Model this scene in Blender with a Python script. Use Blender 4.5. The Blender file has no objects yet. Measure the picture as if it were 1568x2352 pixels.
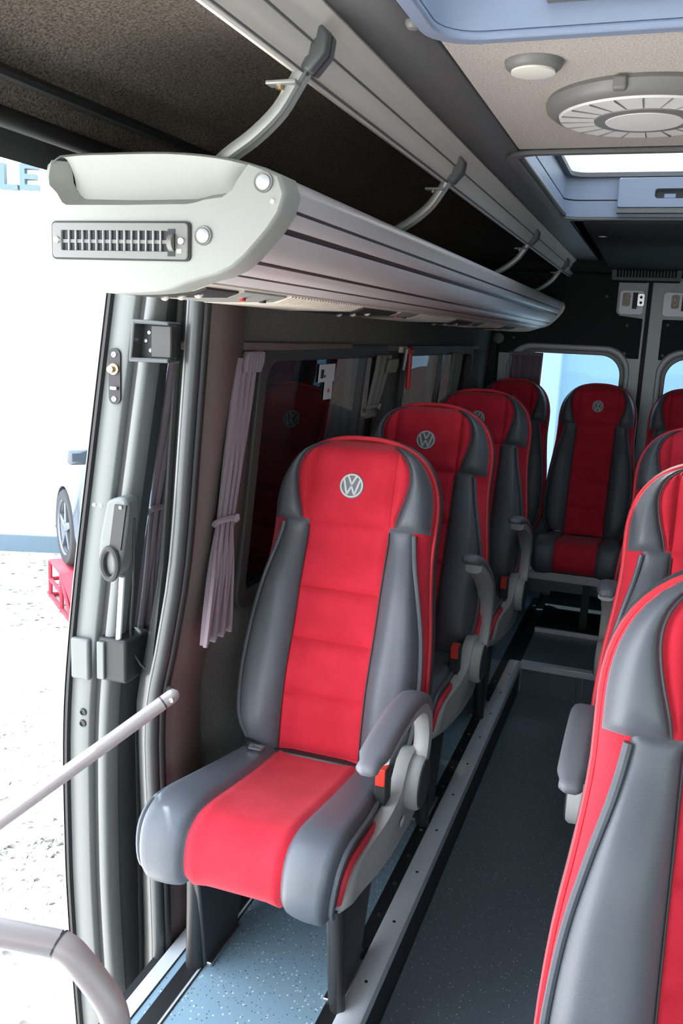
import bpy, math, random
from mathutils import Vector, Matrix
random.seed(7)
scene = bpy.context.scene
COL = scene.collection
PI = math.pi

# ------------------------------------------------------------------ camera
cd = bpy.data.cameras.new('camera'); cam = bpy.data.objects.new('camera', cd); COL.objects.link(cam)
AX = (0.94033773, 0.10931186, -0.32220469)
AY = (0.33726083, -0.17436614, 0.92512247)
AZ = (0.04494527, -0.97859459, -0.20082968)
mw = Matrix(((AX[0], -AX[1], -AX[2], 0.0), (AY[0], -AY[1], -AY[2], 0.0), (AZ[0], -AZ[1], -AZ[2], 1.55), (0, 0, 0, 1)))
cam.matrix_world = mw
cd.sensor_fit = 'HORIZONTAL'; cd.sensor_width = 36.0; cd.lens = 2016.14 / 1568.0 * 36.0
cd.clip_start = 0.02; cd.clip_end = 200
scene.camera = cam

# ------------------------------------------------------------------ world, sun, exposure
world = bpy.data.worlds.new('sky'); scene.world = world; world.use_nodes = True
wn = world.node_tree.nodes; wl = world.node_tree.links
bg = wn['Background']
tc = wn.new('ShaderNodeTexCoord'); sp = wn.new('ShaderNodeSeparateXYZ'); rp = wn.new('ShaderNodeValToRGB')
wl.new(tc.outputs['Generated'], sp.inputs[0]); wl.new(sp.outputs['Z'], rp.inputs[0]); wl.new(rp.outputs[0], bg.inputs[0])
rp.color_ramp.elements[0].position = 0.0; rp.color_ramp.elements[0].color = (0.93, 0.96, 1.0, 1)
rp.color_ramp.elements[1].position = 0.8; rp.color_ramp.elements[1].color = (0.70, 0.84, 1.0, 1)
bg.inputs[1].default_value = 5.5
sd = bpy.data.lights.new('sun', 'SUN'); sun = bpy.data.objects.new('sun', sd); COL.objects.link(sun)
sd.energy = 17.0; sd.angle = math.radians(0.6); sd.color = (1.0, 0.94, 0.85)
sun.rotation_euler = (Vector((0.35, -0.45, -1.0))).to_track_quat('-Z', 'Y').to_euler()
vs = scene.view_settings
vs.view_transform = 'Standard'; vs.look = 'None'; vs.gamma = 1.0; vs.exposure = 0.42; vs.use_curve_mapping = False

# ------------------------------------------------------------------ materials
MATS = {}
def mat(name, col, rough=0.5, metal=0.0, spec=0.5, noise=None, bump=None, coat=0.0, sheen=0.0):
    """noise=(scale, contrast, second colour), bump=(scale, strength)"""
    m = bpy.data.materials.new(name); m.use_nodes = True; MATS[name] = m
    nt = m.node_tree; b = nt.nodes['Principled BSDF']
    b.inputs['Base Color'].default_value = (*col, 1); b.inputs['Roughness'].default_value = rough
    b.inputs['Metallic'].default_value = metal; b.inputs['Specular IOR Level'].default_value = spec
    b.inputs['Coat Weight'].default_value = coat; b.inputs['Sheen Weight'].default_value = sheen
    tcn = nt.nodes.new('ShaderNodeTexCoord')
    if noise:
        n = nt.nodes.new('ShaderNodeTexNoise'); n.inputs['Scale'].default_value = noise[0]; n.inputs['Detail'].default_value = 4
        r = nt.nodes.new('ShaderNodeValToRGB'); c = noise[1]
        r.color_ramp.elements[0].position = 0.5 - c; r.color_ramp.elements[1].position = 0.5 + c
        r.color_ramp.elements[0].color = (*col, 1); r.color_ramp.elements[1].color = (*noise[2], 1)
        nt.links.new(tcn.outputs['Object'], n.inputs['Vector']); nt.links.new(n.outputs['Fac'], r.inputs[0])
        nt.links.new(r.outputs[0], b.inputs['Base Color'])
    if bump:
        n2 = nt.nodes.new('ShaderNodeTexNoise'); n2.inputs['Scale'].default_value = bump[0]; n2.inputs['Detail'].default_value = 3
        bp = nt.nodes.new('ShaderNodeBump'); bp.inputs['Strength'].default_value = bump[1]; bp.inputs['Distance'].default_value = 0.002
        nt.links.new(tcn.outputs['Object'], n2.inputs['Vector']); nt.links.new(n2.outputs['Fac'], bp.inputs['Height'])
        nt.links.new(bp.outputs[0], b.inputs['Normal'])
    return m
mat('red_fabric', (0.52, 0.016, 0.032), 0.78, noise=(11, 0.24, (0.66, 0.026, 0.050)), bump=(420, 0.3), sheen=0.1, spec=0.2)
mat('red_piping', (0.66, 0.03, 0.05), 0.55)
mat('grey_leather', (0.094, 0.104, 0.122), 0.42, bump=(520, 0.22), noise=(6, 0.4, (0.106, 0.116, 0.132)))
mat('seat_shell', (0.045, 0.046, 0.05), 0.5, bump=(300, 0.1))
mat('grey_plastic', (0.44, 0.435, 0.42), 0.45, bump=(600, 0.12))
mat('arm_pad', (0.165, 0.165, 0.185), 0.45, bump=(500, 0.1))
mat('dark_plastic', (0.022, 0.022, 0.025), 0.45, bump=(400, 0.1))
mat('black_rubber', (0.012, 0.012, 0.013), 0.5)
mat('seal_rubber', (0.05, 0.054, 0.056), 0.32)
mat('dark_metal', (0.035, 0.034, 0.034), 0.38, 0.3)
mat('steel', (0.62, 0.62, 0.63), 0.3, 1.0)
mat('brass', (0.55, 0.42, 0.24), 0.35, 1.0)
mat('aluminium', (0.68, 0.70, 0.74), 0.42, 0.25, noise=(9, 0.3, (0.74, 0.75, 0.77)))
mat('rack_aluminium', (0.76, 0.715, 0.715), 0.40, 0.35)
mat('rack_dark', (0.10, 0.095, 0.10), 0.4, 0.5)
mat('cap_plastic', (0.33, 0.34, 0.31), 0.42, bump=(700, 0.06))
mat('cream_plastic', (0.58, 0.51, 0.43), 0.5)
mat('rail_paint', (0.80, 0.75, 0.68), 0.4, 0.1)
mat('arm_paint', (0.36, 0.37, 0.35), 0.4, 0.4)
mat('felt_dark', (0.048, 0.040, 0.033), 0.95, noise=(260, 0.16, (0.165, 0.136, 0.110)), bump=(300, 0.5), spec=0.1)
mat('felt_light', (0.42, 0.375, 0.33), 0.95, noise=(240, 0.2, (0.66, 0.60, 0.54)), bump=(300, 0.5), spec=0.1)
mat('ceiling_plastic', (0.13, 0.13, 0.13), 0.5, bump=(500, 0.1))
mat('hatch_plastic', (0.235, 0.285, 0.385), 0.4)
mat('white_plastic', (0.78, 0.76, 0.73), 0.4)
mat('lamp_lens', (0.85, 0.82, 0.72), 0.3)
mat('fan_grey', (0.20, 0.195, 0.185), 0.4)
mat('wall_felt', (0.075, 0.071, 0.066), 0.9, noise=(220, 0.2, (0.125, 0.118, 0.108)), bump=(260, 0.3), spec=0.15)
mat('window_trim', (0.05, 0.05, 0.048), 0.6)
mat('pillar_trim', (0.17, 0.132, 0.122), 0.6, bump=(400, 0.12))
mat('rear_panel', (0.026, 0.027, 0.027), 0.8, noise=(200, 0.2, (0.040, 0.040, 0.040)), spec=0.2)
mat('door_paint', (0.15, 0.16, 0.155), 0.45, 0.2)
mat('body_paint', (0.055, 0.058, 0.056), 0.3, 0.3, coat=0.5)
mat('curtain', (0.21, 0.16, 0.19), 0.85, bump=(500, 0.2), sheen=0.3)
mat('red_plastic', (0.55, 0.02, 0.02), 0.35)
mat('orange_red', (0.75, 0.06, 0.035), 0.35)
mat('sticker', (0.75, 0.75, 0.75), 0.5)
mat('print_black', (0.03, 0.03, 0.03), 0.6)
mat('emblem_grey', (0.16, 0.165, 0.17), 0.5)
mat('emblem_silver', (0.55, 0.56, 0.56), 0.4)
mat('handrail', (0.33, 0.285, 0.28), 0.38, bump=(500, 0.1))
mat('handrail_joint', (0.30, 0.28, 0.26), 0.35)
mat('render_white', (0.80, 0.82, 0.84), 0.8)
mat('letter_blue', (0.07, 0.115, 0.125), 0.5)
mat('plinth_blue', (0.085, 0.125, 0.155), 0.6)
mat('hall_blue', (0.50, 0.62, 0.68), 0.7)
mat('car_paint', (0.06, 0.078, 0.10), 0.25, 0.3, coat=0.5)
mat('car_glass', (0.02, 0.025, 0.03), 0.08)
mat('tyre', (0.03, 0.03, 0.032), 0.8)
mat('rim', (0.14, 0.15, 0.17), 0.35, 0.5)
mat('ramp_red', (0.36, 0.015, 0.035), 0.5)
mat('gravel_stone', (0.10, 0.10, 0.095), 0.9, noise=(2.3, 0.2, (0.60, 0.58, 0.55)))

def speck(name, base, base2, white, thr):
    m = mat(name, base, 0.38, noise=(4, 0.3, base2)); nt = m.node_tree; b = nt.nodes['Principled BSDF']
    src = b.inputs['Base Color'].links[0].from_socket
    tcn = nt.nodes.new('ShaderNodeTexCoord'); prev = src
    for sc, t, c, seed in ((95, thr, white, 0.0), (140, thr * 0.9, (0.012, 0.014, 0.018), 7.3), (60, thr * 0.5, (0.75, 0.85, 0.9), 3.1)):
        mp = nt.nodes.new('ShaderNodeMapping'); mp.inputs['Location'].default_value = (seed, seed * 1.7, 0)
        mp.inputs['Scale'].default_value = (1.0, 0.75, 0.02)
        v = nt.nodes.new('ShaderNodeTexVoronoi'); v.inputs['Scale'].default_value = sc
        lt = nt.nodes.new('ShaderNodeMath'); lt.operation = 'LESS_THAN'; lt.inputs[1].default_value = t
        cs = nt.nodes.new('ShaderNodeSeparateColor'); gt = nt.nodes.new('ShaderNodeMath'); gt.operation = 'GREATER_THAN'; gt.inputs[1].default_value = 0.55
        mu = nt.nodes.new('ShaderNodeMath'); mu.operation = 'MULTIPLY'
        mx = nt.nodes.new('ShaderNodeMixRGB'); mx.inputs[2].default_value = (*c, 1)
        nt.links.new(tcn.outputs['Object'], mp.inputs[0]); nt.links.new(mp.outputs[0], v.inputs['Vector'])
        nt.links.new(v.outputs['Distance'], lt.inputs[0]); nt.links.new(v.outputs['Color'], cs.inputs[0]); nt.links.new(cs.outputs[0], gt.inputs[0])
        nt.links.new(lt.outputs[0], mu.inputs[0]); nt.links.new(gt.outputs[0], mu.inputs[1]); nt.links.new(mu.outputs[0], mx.inputs[0])
        nt.links.new(prev, mx.inputs[1]); prev = mx.outputs[0]
    nt.links.new(prev, b.inputs['Base Color'])
    return m
speck('vinyl_floor', (0.225, 0.335, 0.415), (0.26, 0.38, 0.46), (0.60, 0.74, 0.82), 0.21)
speck('aisle_floor', (0.125, 0.150, 0.170), (0.145, 0.170, 0.190), (0.50, 0.56, 0.58), 0.16)

def ground_mat():
    m = mat('gravel', (0.55, 0.53, 0.50), 0.95); nt = m.node_tree; b = nt.nodes['Principled BSDF']
    tcn = nt.nodes.new('ShaderNodeTexCoord'); v = nt.nodes.new('ShaderNodeTexVoronoi'); v.inputs['Scale'].default_value = 28
    r = nt.nodes.new('ShaderNodeValToRGB'); r.color_ramp.elements[0].color = (0.055, 0.055, 0.055, 1); r.color_ramp.elements[1].color = (0.66, 0.64, 0.61, 1); r.color_ramp.elements[1].position = 0.16
    cs = nt.nodes.new('ShaderNodeSeparateColor')
    nt.links.new(tcn.outputs['Object'], v.inputs['Vector']); nt.links.new(v.outputs['Color'], cs.inputs[0]); nt.links.new(cs.outputs[0], r.inputs[0])
    nt.links.new(r.outputs[0], b.inputs['Base Color'])
    bp = nt.nodes.new('ShaderNodeBump'); bp.inputs['Distance'].default_value = 0.02
    nt.links.new(v.outputs['Distance'], bp.inputs['Height']); nt.links.new(bp.outputs[0], b.inputs['Normal'])
ground_mat()
def glass_mat(name, tint, trans, rough=0.02, ior=1.5):
    m = bpy.data.materials.new(name); m.use_nodes = True; MATS[name] = m; nt = m.node_tree
    out = nt.nodes['Material Output']; nt.nodes.remove(nt.nodes['Principled BSDF'])
    t = nt.nodes.new('ShaderNodeBsdfTransparent'); t.inputs[0].default_value = (*[c * trans for c in tint], 1)
    g = nt.nodes.new('ShaderNodeBsdfGlossy'); g.inputs['Roughness'].default_value = rough; g.inputs[0].default_value = (1, 1, 1, 1)
    f = nt.nodes.new('ShaderNodeFresnel'); f.inputs[0].default_value = ior
    mx = nt.nodes.new('ShaderNodeMixShader')
    ge = nt.nodes.new('ShaderNodeNewGeometry'); iv = nt.nodes.new('ShaderNodeMath'); iv.operation = 'SUBTRACT'; iv.inputs[0].default_value = 1.0
    ml = nt.nodes.new('ShaderNodeMath'); ml.operation = 'MULTIPLY'
    nt.links.new(ge.outputs['Backfacing'], iv.inputs[1]); nt.links.new(f.outputs[0], ml.inputs[0]); nt.links.new(iv.outputs[0], ml.inputs[1])
    nt.links.new(ml.outputs[0], mx.inputs[0]); nt.links.new(t.outputs[0], mx.inputs[1]); nt.links.new(g.outputs[0], mx.inputs[2])
    nt.links.new(mx.outputs[0], out.inputs[0])
glass_mat('darkened_glass', (0.8, 0.75, 0.75), 0.008, ior=1.22)  # near-black tint puts the dark of the open door behind into the glass
glass_mat('tinted_glass', (0.72, 0.88, 0.98), 0.55)
glass_mat('clear_glass', (0.95, 1.0, 0.98), 0.9)
glass_mat('hatch_glass', (0.98, 1.0, 1.0), 0.55, ior=1.3)
glass_mat('side_glass', (0.9, 1.0, 1.0), 0.20)

# ------------------------------------------------------------------ geometry helpers
def rrect(cx, cy, w, h, r, n=5):
    p = []
    for sx, sy, a0 in ((1, 1, 0), (-1, 1, 90), (-1, -1, 180), (1, -1, 270)):
        for i in range(n + 1):
            a = math.radians(a0 + 90 * i / n)
            p.append((cx + sx * (w / 2 - r) + r * math.cos(a), cy + sy * (h / 2 - r) + r * math.sin(a)))
    return p
def circ(cx, cy, r, n=24, a0=0.0):
    return [(cx + r * math.cos(a0 + 2 * PI * i / n), cy + r * math.sin(a0 + 2 * PI * i / n)) for i in range(n)]
def interp(tab, t):
    if t <= tab[0][0]: return tab[0][1]
    for (a, b), (c, d) in zip(tab, tab[1:]):
        if t <= c:
            k = (t - a) / (c - a); return b + (d - b) * k
    return tab[-1][1]
def sinterp(tab, t):
    """Catmull-Rom style smooth table"""
    n = len(tab)
    if t <= tab[0][0]: return tab[0][1]
    if t >= tab[-1][0]: return tab[-1][1]
    for i in range(n - 1):
        a, b = tab[i]; c, d = tab[i + 1]
        if t <= c:
            h = c - a; k = (t - a) / h
            m0 = (d - tab[i - 1][1]) / (c - tab[i - 1][0]) if i > 0 else (d - b) / h
            m1 = (tab[i + 2][1] - b) / (tab[i + 2][0] - a) if i < n - 2 else (d - b) / h
            return (2*k**3 - 3*k**2 + 1)*b + (k**3 - 2*k**2 + k)*h*m0 + (-2*k**3 + 3*k**2)*d + (k**3 - k**2)*h*m1
def spline(pts, n=6):
    ts = [0.0]
    P = [Vector(p) for p in pts]
    for a, b in zip(P, P[1:]): ts.append(ts[-1] + (b - a).length)
    out = []
    tabs = [[(ts[i], P[i][k]) for i in range(len(P))] for k in range(len(P[0]))]
    N = n * (len(P) - 1)
    for j in range(N + 1):
        t = ts[-1] * j / N
        out.append(tuple(sinterp(tb, t) for tb in tabs))
    return out
def sstep(x, a, b):
    k = max(0.0, min(1.0, (x - a) / (b - a))); return k * k * (3 - 2 * k)

class MB:
    def __init__(s): s.v = []; s.f = []
    def add(s, v, f):
        o = len(s.v); s.v += [tuple(p) for p in v]; s.f += [tuple(i + o for i in q) for q in f]; return s
    def box(s, lo, hi):
        x0, y0, z0 = lo; x1, y1, z1 = hi
        return s.add([(x0,y0,z0),(x1,y0,z0),(x1,y1,z0),(x0,y1,z0),(x0,y0,z1),(x1,y0,z1),(x1,y1,z1),(x0,y1,z1)],
                     [(0,3,2,1),(4,5,6,7),(0,1,5,4),(1,2,6,5),(2,3,7,6),(3,0,4,7)])
    def prism(s, pts, a0, a1, plane='xz', cap=True):
        def P(p, a): return {'xz': (p[0], a, p[1]), 'yz': (a, p[0], p[1]), 'xy': (p[0], p[1], a)}[plane]
        n = len(pts); v = [P(p, a0) for p in pts] + [P(p, a1) for p in pts]
        f = [(i, (i + 1) % n, n + (i + 1) % n, n + i) for i in range(n)]
        if cap: f += [tuple(range(n))[::-1], tuple(range(n, 2 * n))]
        return s.add(v, f)
    def ring(s, outer, inner, a0, a1, plane='xz'):
        def P(p, a): return {'xz': (p[0], a, p[1]), 'yz': (a, p[0], p[1]), 'xy': (p[0], p[1], a)}[plane]
        n = len(outer); v = [P(p, a0) for p in outer] + [P(p, a0) for p in inner] + [P(p, a1) for p in outer] + [P(p, a1) for p in inner]
        f = []
        for i in range(n):
            j = (i + 1) % n
            f += [(i, j, n + j, n + i), (2*n + i, 3*n + i, 3*n + j, 2*n + j), (i, 2*n + i, 2*n + j, j), (n + i, n + j, 3*n + j, 3*n + i)]
        return s.add(v, f)
    def sheet(s, pts, a0, a1, plane='xz', n=1):
        def P(p, a): return {'xz': (p[0], a, p[1]), 'yz': (a, p[0], p[1]), 'xy': (p[0], p[1], a)}[plane]
        m = len(pts); v = []
        for k in range(n + 1): v += [P(p, a0 + (a1 - a0) * k / n) for p in pts]
        f = [(k*m + i, k*m + i + 1, (k+1)*m + i + 1, (k+1)*m + i) for k in range(n) for i in range(m - 1)]
        return s.add(v, f)
    def grid(s, fn, nu, nv, cu=False, closed_u=False):
        v = [fn(i / nu, j / nv) for j in range(nv + 1) for i in range(nu + (0 if closed_u else 1))]
        w = nu if closed_u else nu + 1
        f = []
        for j in range(nv):
            for i in range(nu):
                i2 = (i + 1) % w if closed_u else i + 1
                f.append((j*w + i, j*w + i2, (j+1)*w + i2, (j+1)*w + i))
        return s.add(v, f)
    def tube(s, pts, r, seg=10, closed=False, caps=True, rz=None, up=(0, 0, 1)):
        """r: radius or list; rz: second radius (along the transported normal)"""
        P = [Vector(p) for p in pts]; n = len(P); R = r if isinstance(r, (list, tuple)) else [r] * n
        T = []
        for i in range(n):
            a = P[(i - 1) % n] if (closed or i > 0) else P[i]; b = P[(i + 1) % n] if (closed or i < n - 1) else P[i]
            T.append((b - a).normalized())
        u = Vector(up); N = u - T[0] * u.dot(T[0])
        if N.length < 1e-4: N = Vector((1, 0, 0)) - T[0] * T[0].x
        N.normalize(); v = []
        for i in range(n):
            if i: N = (N - T[i] * N.dot(T[i])).normalized()
            B = T[i].cross(N); r2 = (rz / r if rz and not isinstance(r, (list, tuple)) else 1.0)
            for k in range(seg):
                a = 2 * PI * k / seg; v.append(P[i] + B * (R[i] * math.cos(a)) + N * (R[i] * r2 * math.sin(a)))
        f = []
        for i in range(n if closed else n - 1):
            j = (i + 1) % n
            for k in range(seg): f.append((i*seg + k, i*seg + (k+1) % seg, j*seg + (k+1) % seg, j*seg + k))
        if caps and not closed: f += [tuple(range(seg))[::-1], tuple(range((n-1)*seg, n*seg))]
        return s.add(v, f)
    def sweep(s, prof, frames, closed=True, caps=True):
        """prof: list of (a,b); frames: list of (origin, A, B)"""
        m = len(prof); v = []
        for o, A, B in frames:
            o = Vector(o); A = Vector(A); B = Vector(B)
            v += [o + A * p[0] + B * p[1] for p in prof]
        f = []; n = len(frames); mm = m if closed else m - 1
        for i in range(n - 1):
            for k in range(mm): f.append((i*m + k, i*m + (k+1) % m, (i+1)*m + (k+1) % m, (i+1)*m + k))
        if caps and closed: f += [tuple(range(m))[::-1], tuple(range((n-1)*m, n*m))]
        return s.add(v, f)
    def lathe(s, prof, c=(0, 0, 0), axis='z', n=32):
        """prof: (radius, height); axis direction letter"""
        def P(r, h, a):
            x, y = r * math.cos(a), r * math.sin(a)
            q = {'z': (x, y, h), 'x': (h, x, y), 'y': (x, h, y)}[axis]
            return (c[0] + q[0], c[1] + q[1], c[2] + q[2])
        m = len(prof); v = [P(r, h, 2*PI*k/n) for k in range(n) for r, h in prof]
        f = [(k*m + i, k*m + i + 1, ((k+1) % n)*m + i + 1, ((k+1) % n)*m + i) for k in range(n) for i in range(m - 1)]
        return s.add(v, f)
    def map(s, fn): s.v = [tuple(fn(*p)) for p in s.v]; return s
    def build(s, name, m, parent=None, smooth=40, loc=None, bevel=0.0, solid=0.0, offset=0.0, label=None):
        me = bpy.data.meshes.new(name); me.from_pydata(s.v, [], s.f); me.validate(); me.update()
        if smooth:
            me.shade_smooth(); me.set_sharp_from_angle(angle=math.radians(smooth))
        me.materials.append(MATS[m])
        o = bpy.data.objects.new(name, me); COL.objects.link(o)
        if parent: o.parent = parent
        if loc: o.location = loc
        if solid:
            md = o.modifiers.new('solid', 'SOLIDIFY'); md.thickness = solid; md.offset = offset
        if bevel:
            md = o.modifiers.new('bevel', 'BEVEL'); md.width = bevel; md.segments = 2; md.limit_method = 'ANGLE'; md.angle_limit = math.radians(35)
        if label: o['label'] = label
        return o
def B(lo, hi): return MB().box(lo, hi)
def tag(o, label, cat, group=None, kind=None):
    o['label'] = label; o['category'] = cat
    if group: o['group'] = group
    if kind: o['kind'] = kind
    return o
def empty(name, loc=(0, 0, 0)):
    o = bpy.data.objects.new(name, None); COL.objects.link(o); o.location = loc; o.empty_display_size = 0.1; return o
def thing(name, label, cat, loc=(0, 0, 0), group=None): return tag(empty(name, loc), label, cat, group)
def struct(o, label=None):
    o['kind'] = 'structure'
    if label: o['label'] = label
    return o
def copy_tree(o, parent=None):
    c = o.copy(); COL.objects.link(c); c.parent = parent
    for ch in list(o.children): copy_tree(ch, c)
    return c

# ------------------------------------------------------------------ the shell
YF = -1.3
YR = 5.45                                  # rear end of the cabin
AZ0 = -0.15                                # sunken aisle floor
XW = [(-0.2, -1.035), (0.0, -1.04), (0.4, -1.055), (0.62, -1.055), (0.8, -1.03), (1.0, -1.005), (1.5, -0.968), (1.62, -0.955), (1.72, -0.95)]
def xw(z): return sinterp(XW, z)

fl = struct(B((-1.005, YF, -0.2), (-0.545, YR, 0.0)).build('floor', 'vinyl_floor'), 'speckled blue grey vinyl floor under the left seats')
B((-0.545, YF, -0.2), (-0.535, YR, -0.001)).build('rail_bed', 'dark_plastic', fl)
for x0, x1, z, nm, mt in ((-1.005, -0.968, 0.004, 'sill_strip', 'aluminium'), (-0.968, -0.9655, 0.002, 'sill_groove', 'dark_metal'), (-0.9045, -0.898, 0.003, 'rail_edge', 'aluminium'), (-0.898, -0.8945, 0.002, 'sill_groove', 'dark_metal'),
                          (-0.944, -0.9045, 0.005, 'seat_rail', 'black_rubber'), (-0.574, -0.5375, 0.005, 'seat_rail', 'black_rubber')):
    B((x0, 0.2, -0.01), (x1, 5.3 if nm == 'seat_rail' else 4.2, z)).build(nm, mt, fl)
lg = MB().prism([(-0.537, -0.01), (-0.537, 0.006), (-0.53, 0.011), (-0.487, 0.011), (-0.478, 0.006), (-0.478, -0.03), (-0.482, -0.03), (-0.482, -0.01)], -0.3, 4.15).build('ledge_trim', 'aluminium', fl)
for i in range(11):
    MB().lathe([(0, 0.0016), (0.0042, 0.0016), (0.0042, -0.001)], (-0.505, 1.55 + i * 0.24, 0.0110), n=10).build('screw', 'black_rubber', lg)
for i in range(14):
    MB().lathe([(0, 0.002), (0.006, 0.002), (0.006, -0.001)], (-0.553, 1.9 + i * 0.15, 0.0052), n=8).build('bolt', 'steel', fl)
st = struct(B((-0.545, YF, -0.25), (-0.482, YR, -0.012)).build('trim_1', 'dark_plastic'), 'dark plastic side of the raised platform along the aisle')
af = struct(B((-0.484, YF, -0.25), (-0.02, 4.15, AZ0)).build('floor', 'aisle_floor'), 'dark speckled vinyl floor of the sunken aisle')
B((-0.484, 0.0, AZ0), (-0.4795, 4.149, AZ0 + 0.003)).build('edge_welt', 'dark_metal', af)
rf = struct(B((-0.02, YF, -0.25), (0.87, 4.15, 0.0)).build('floor', 'vinyl_floor'), 'raised platform floor under the right seats')
B((-0.024, -0.3, -0.03), (0.035, 4.15, 0.008)).build('ledge_trim', 'aluminium', rf, bevel=0.003)
sf = struct(B((-0.482, 4.15, -0.25), (0.87, 4.68, 0.0)).build('floor', 'aisle_floor'), 'dark floor step at the end of the aisle')
B((-0.482, 4.135, -0.025), (-0.03, 4.185, 0.008)).build('step_edge', 'aluminium', sf, bevel=0.003)
B((-0.482, 4.14, -0.149), (-0.03, 4.149, -0.025)).build('step_riser', 'aisle_floor', sf)
sf2 = struct(B((-0.484, 4.68, -0.25), (0.87, YR, 0.02)).build('floor', 'rear_panel'), 'black floor under the rear seats')
B((-0.484, 4.668, -0.01), (-0.03, 4.69, 0.024)).build('step_edge', 'aluminium', sf2, bevel=0.003)
frb = thing('seat_base_rail', 'pale metal rail running across under the rear row of seats', 'rail', (-0.09, 4.78, 0.02))
for x in (-0.60, -0.15, 0.3, 0.7): B((x - 0.02, -0.01, 0.0), (x + 0.02, 0.03, 0.25)).build('rail_post', 'dark_metal', frb)
B((-0.80, -0.03, 0.25), (0.88, 0.0, 0.305)).build('front_bar', 'aluminium', frb, bevel=0.004)
B((-0.80, 0.0, 0.25), (0.88, 0.42, 0.29)).build('mounting_plate', 'dark_metal', frb)

# left wall with window openings
W1 = (2.10, 3.20); W2 = (3.46, 4.80); WZ = (0.80, 1.485)
def wall_strip(mb, y0, y1, z0, z1, n=8):
    zz = [z0 + (z1 - z0) * i / n for i in range(n + 1)]
    return mb.sheet([(xw(z), z) for z in zz], y0, y1)
wm = MB()
wall_strip(wm, 1.93, YR, -0.2, WZ[0]); wall_strip(wm, 1.93, YR, WZ[1], 1.72)
for a, b in ((1.93, W1[0]), (W1[1], W2[0]), (W2[1], YR)): wall_strip(wm, a, b, WZ[0], WZ[1])
wl_ = struct(wm.build('wall_left', 'wall_felt', solid=0.05, offset=1.0), 'dark felt covered side wall beside the left seats')
MB().sheet([(-1.10, -0.5), (-1.12, 0.6), (-1.06, 1.0)][:2], 1.74, YR + 0.1).build('outer_skin', 'body_paint', wl_)
B((-1.0, 1.93, 1.488), (-0.962, 4.95, 1.512)).build('felt_seam_trim', 'pillar_trim', wl_, bevel=0.006)
B((-1.002, 1.735, 1.495), (-0.945, 2.75, 1.515)).build('panel_lip', 'pillar_trim', wl_, bevel=0.005)
def on_wall(off): return lambda x, y, z: (xw(z) + off + x, y, z)
def side_window(name, ya, yb, label):
    cy, cz = (ya + yb) / 2, (WZ[0] + WZ[1]) / 2; w, h = yb - ya, WZ[1] - WZ[0]
    g = MB().grid(lambda u, v: (0, ya + u * w, WZ[0] + v * h), 2, 8).map(on_wall(-0.022)).build(name, 'darkened_glass')
    struct(g, label)
    MB().ring(rrect(cy, cz, w + 0.05, h + 0.05, 0.07), rrect(cy, cz, w - 0.04, h - 0.04, 0.06), -0.012, 0.014, 'yz').map(on_wall(0)).build('window_frame', 'window_trim', g, bevel=0.004)
    return g
w1 = side_window('window_1', *W1, 'window beside the nearest left seat, glass darkened for the open door behind it')
w2 = side_window('window_2', *W2, 'darkened glass window farther back on the left wall')
B((-0.012, 0, 0), (0.012, 0.028, 0.66)).map(lambda x, y, z: (xw(0.81 + z) + x, 2.93 + y, 0.81 + z)).build('window_bar', 'seal_rubber', w1)
B((-0.012, 0, 0), (0.012, 0.028, 0.66)).map(lambda x, y, z: (xw(0.81 + z) + x, 4.1 + y, 0.81 + z)).build('window_bar', 'seal_rubber', w2)

# trim of the door pillar
pm = MB()
zz = [-0.15 + 1.87 * i / 24 for i in range(25)]
PX = [(-0.2, -1.03), (0.0, -1.03), (0.3, -1.04), (0.62, -1.05), (0.8, -1.018), (1.0, -0.985), (1.3, -0.962), (1.6, -0.942), (1.75, -0.935)]
def px(z): return sinterp(PX, z)
pm.sheet([(px(z) + 0.004, z) for z in zz], 1.735, 1.94)
pl = struct(pm.build('trim_2', 'pillar_trim', solid=0.02, offset=1.0), 'brown grey trim panel of the door pillar')
MB().sheet([(-1.055, -0.2), (-1.075, 0.62), (-1.03, 1.0), (-0.985, 1.72)], 1.72, 1.94).build('pillar_outer', 'body_paint', pl)
fr = [((px(z) - 0.004, 1.712, z), (1, 0, 0), (0, 1, 0)) for z in zz]
MB().sweep([(-0.075, 0.05), (-0.05, 0.028), (-0.02, 0.024), (-0.004, 0.03), (-0.004, 0.05)], fr, closed=False).build('pillar_flange', 'body_paint', pl)
MB().tube([(px(z) - 0.004, 1.712, z) for z in zz], 0.0165, 12).build('door_seal', 'seal_rubber', pl)
MB().tube([(px(z) - 0.024, 1.722, z) for z in zz], 0.008, 8).build('seal_lip', 'door_paint', pl)
MB().tube([(px(z) + 0.012, 1.728, z) for z in zz], 0.011, 10).build('seal_clamp', 'black_rubber', pl)
sl = struct(B((-1.04, 0.25, -0.16), (-1.006, 1.72, -0.02)).build('trim_3', 'dark_plastic'), 'dark door sill below the platform edge')
B((-1.03, 1.60, -0.19), (-0.975, 1.74, -0.13)).build('sill_bracket', 'aluminium', sl, bevel=0.01)

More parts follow.
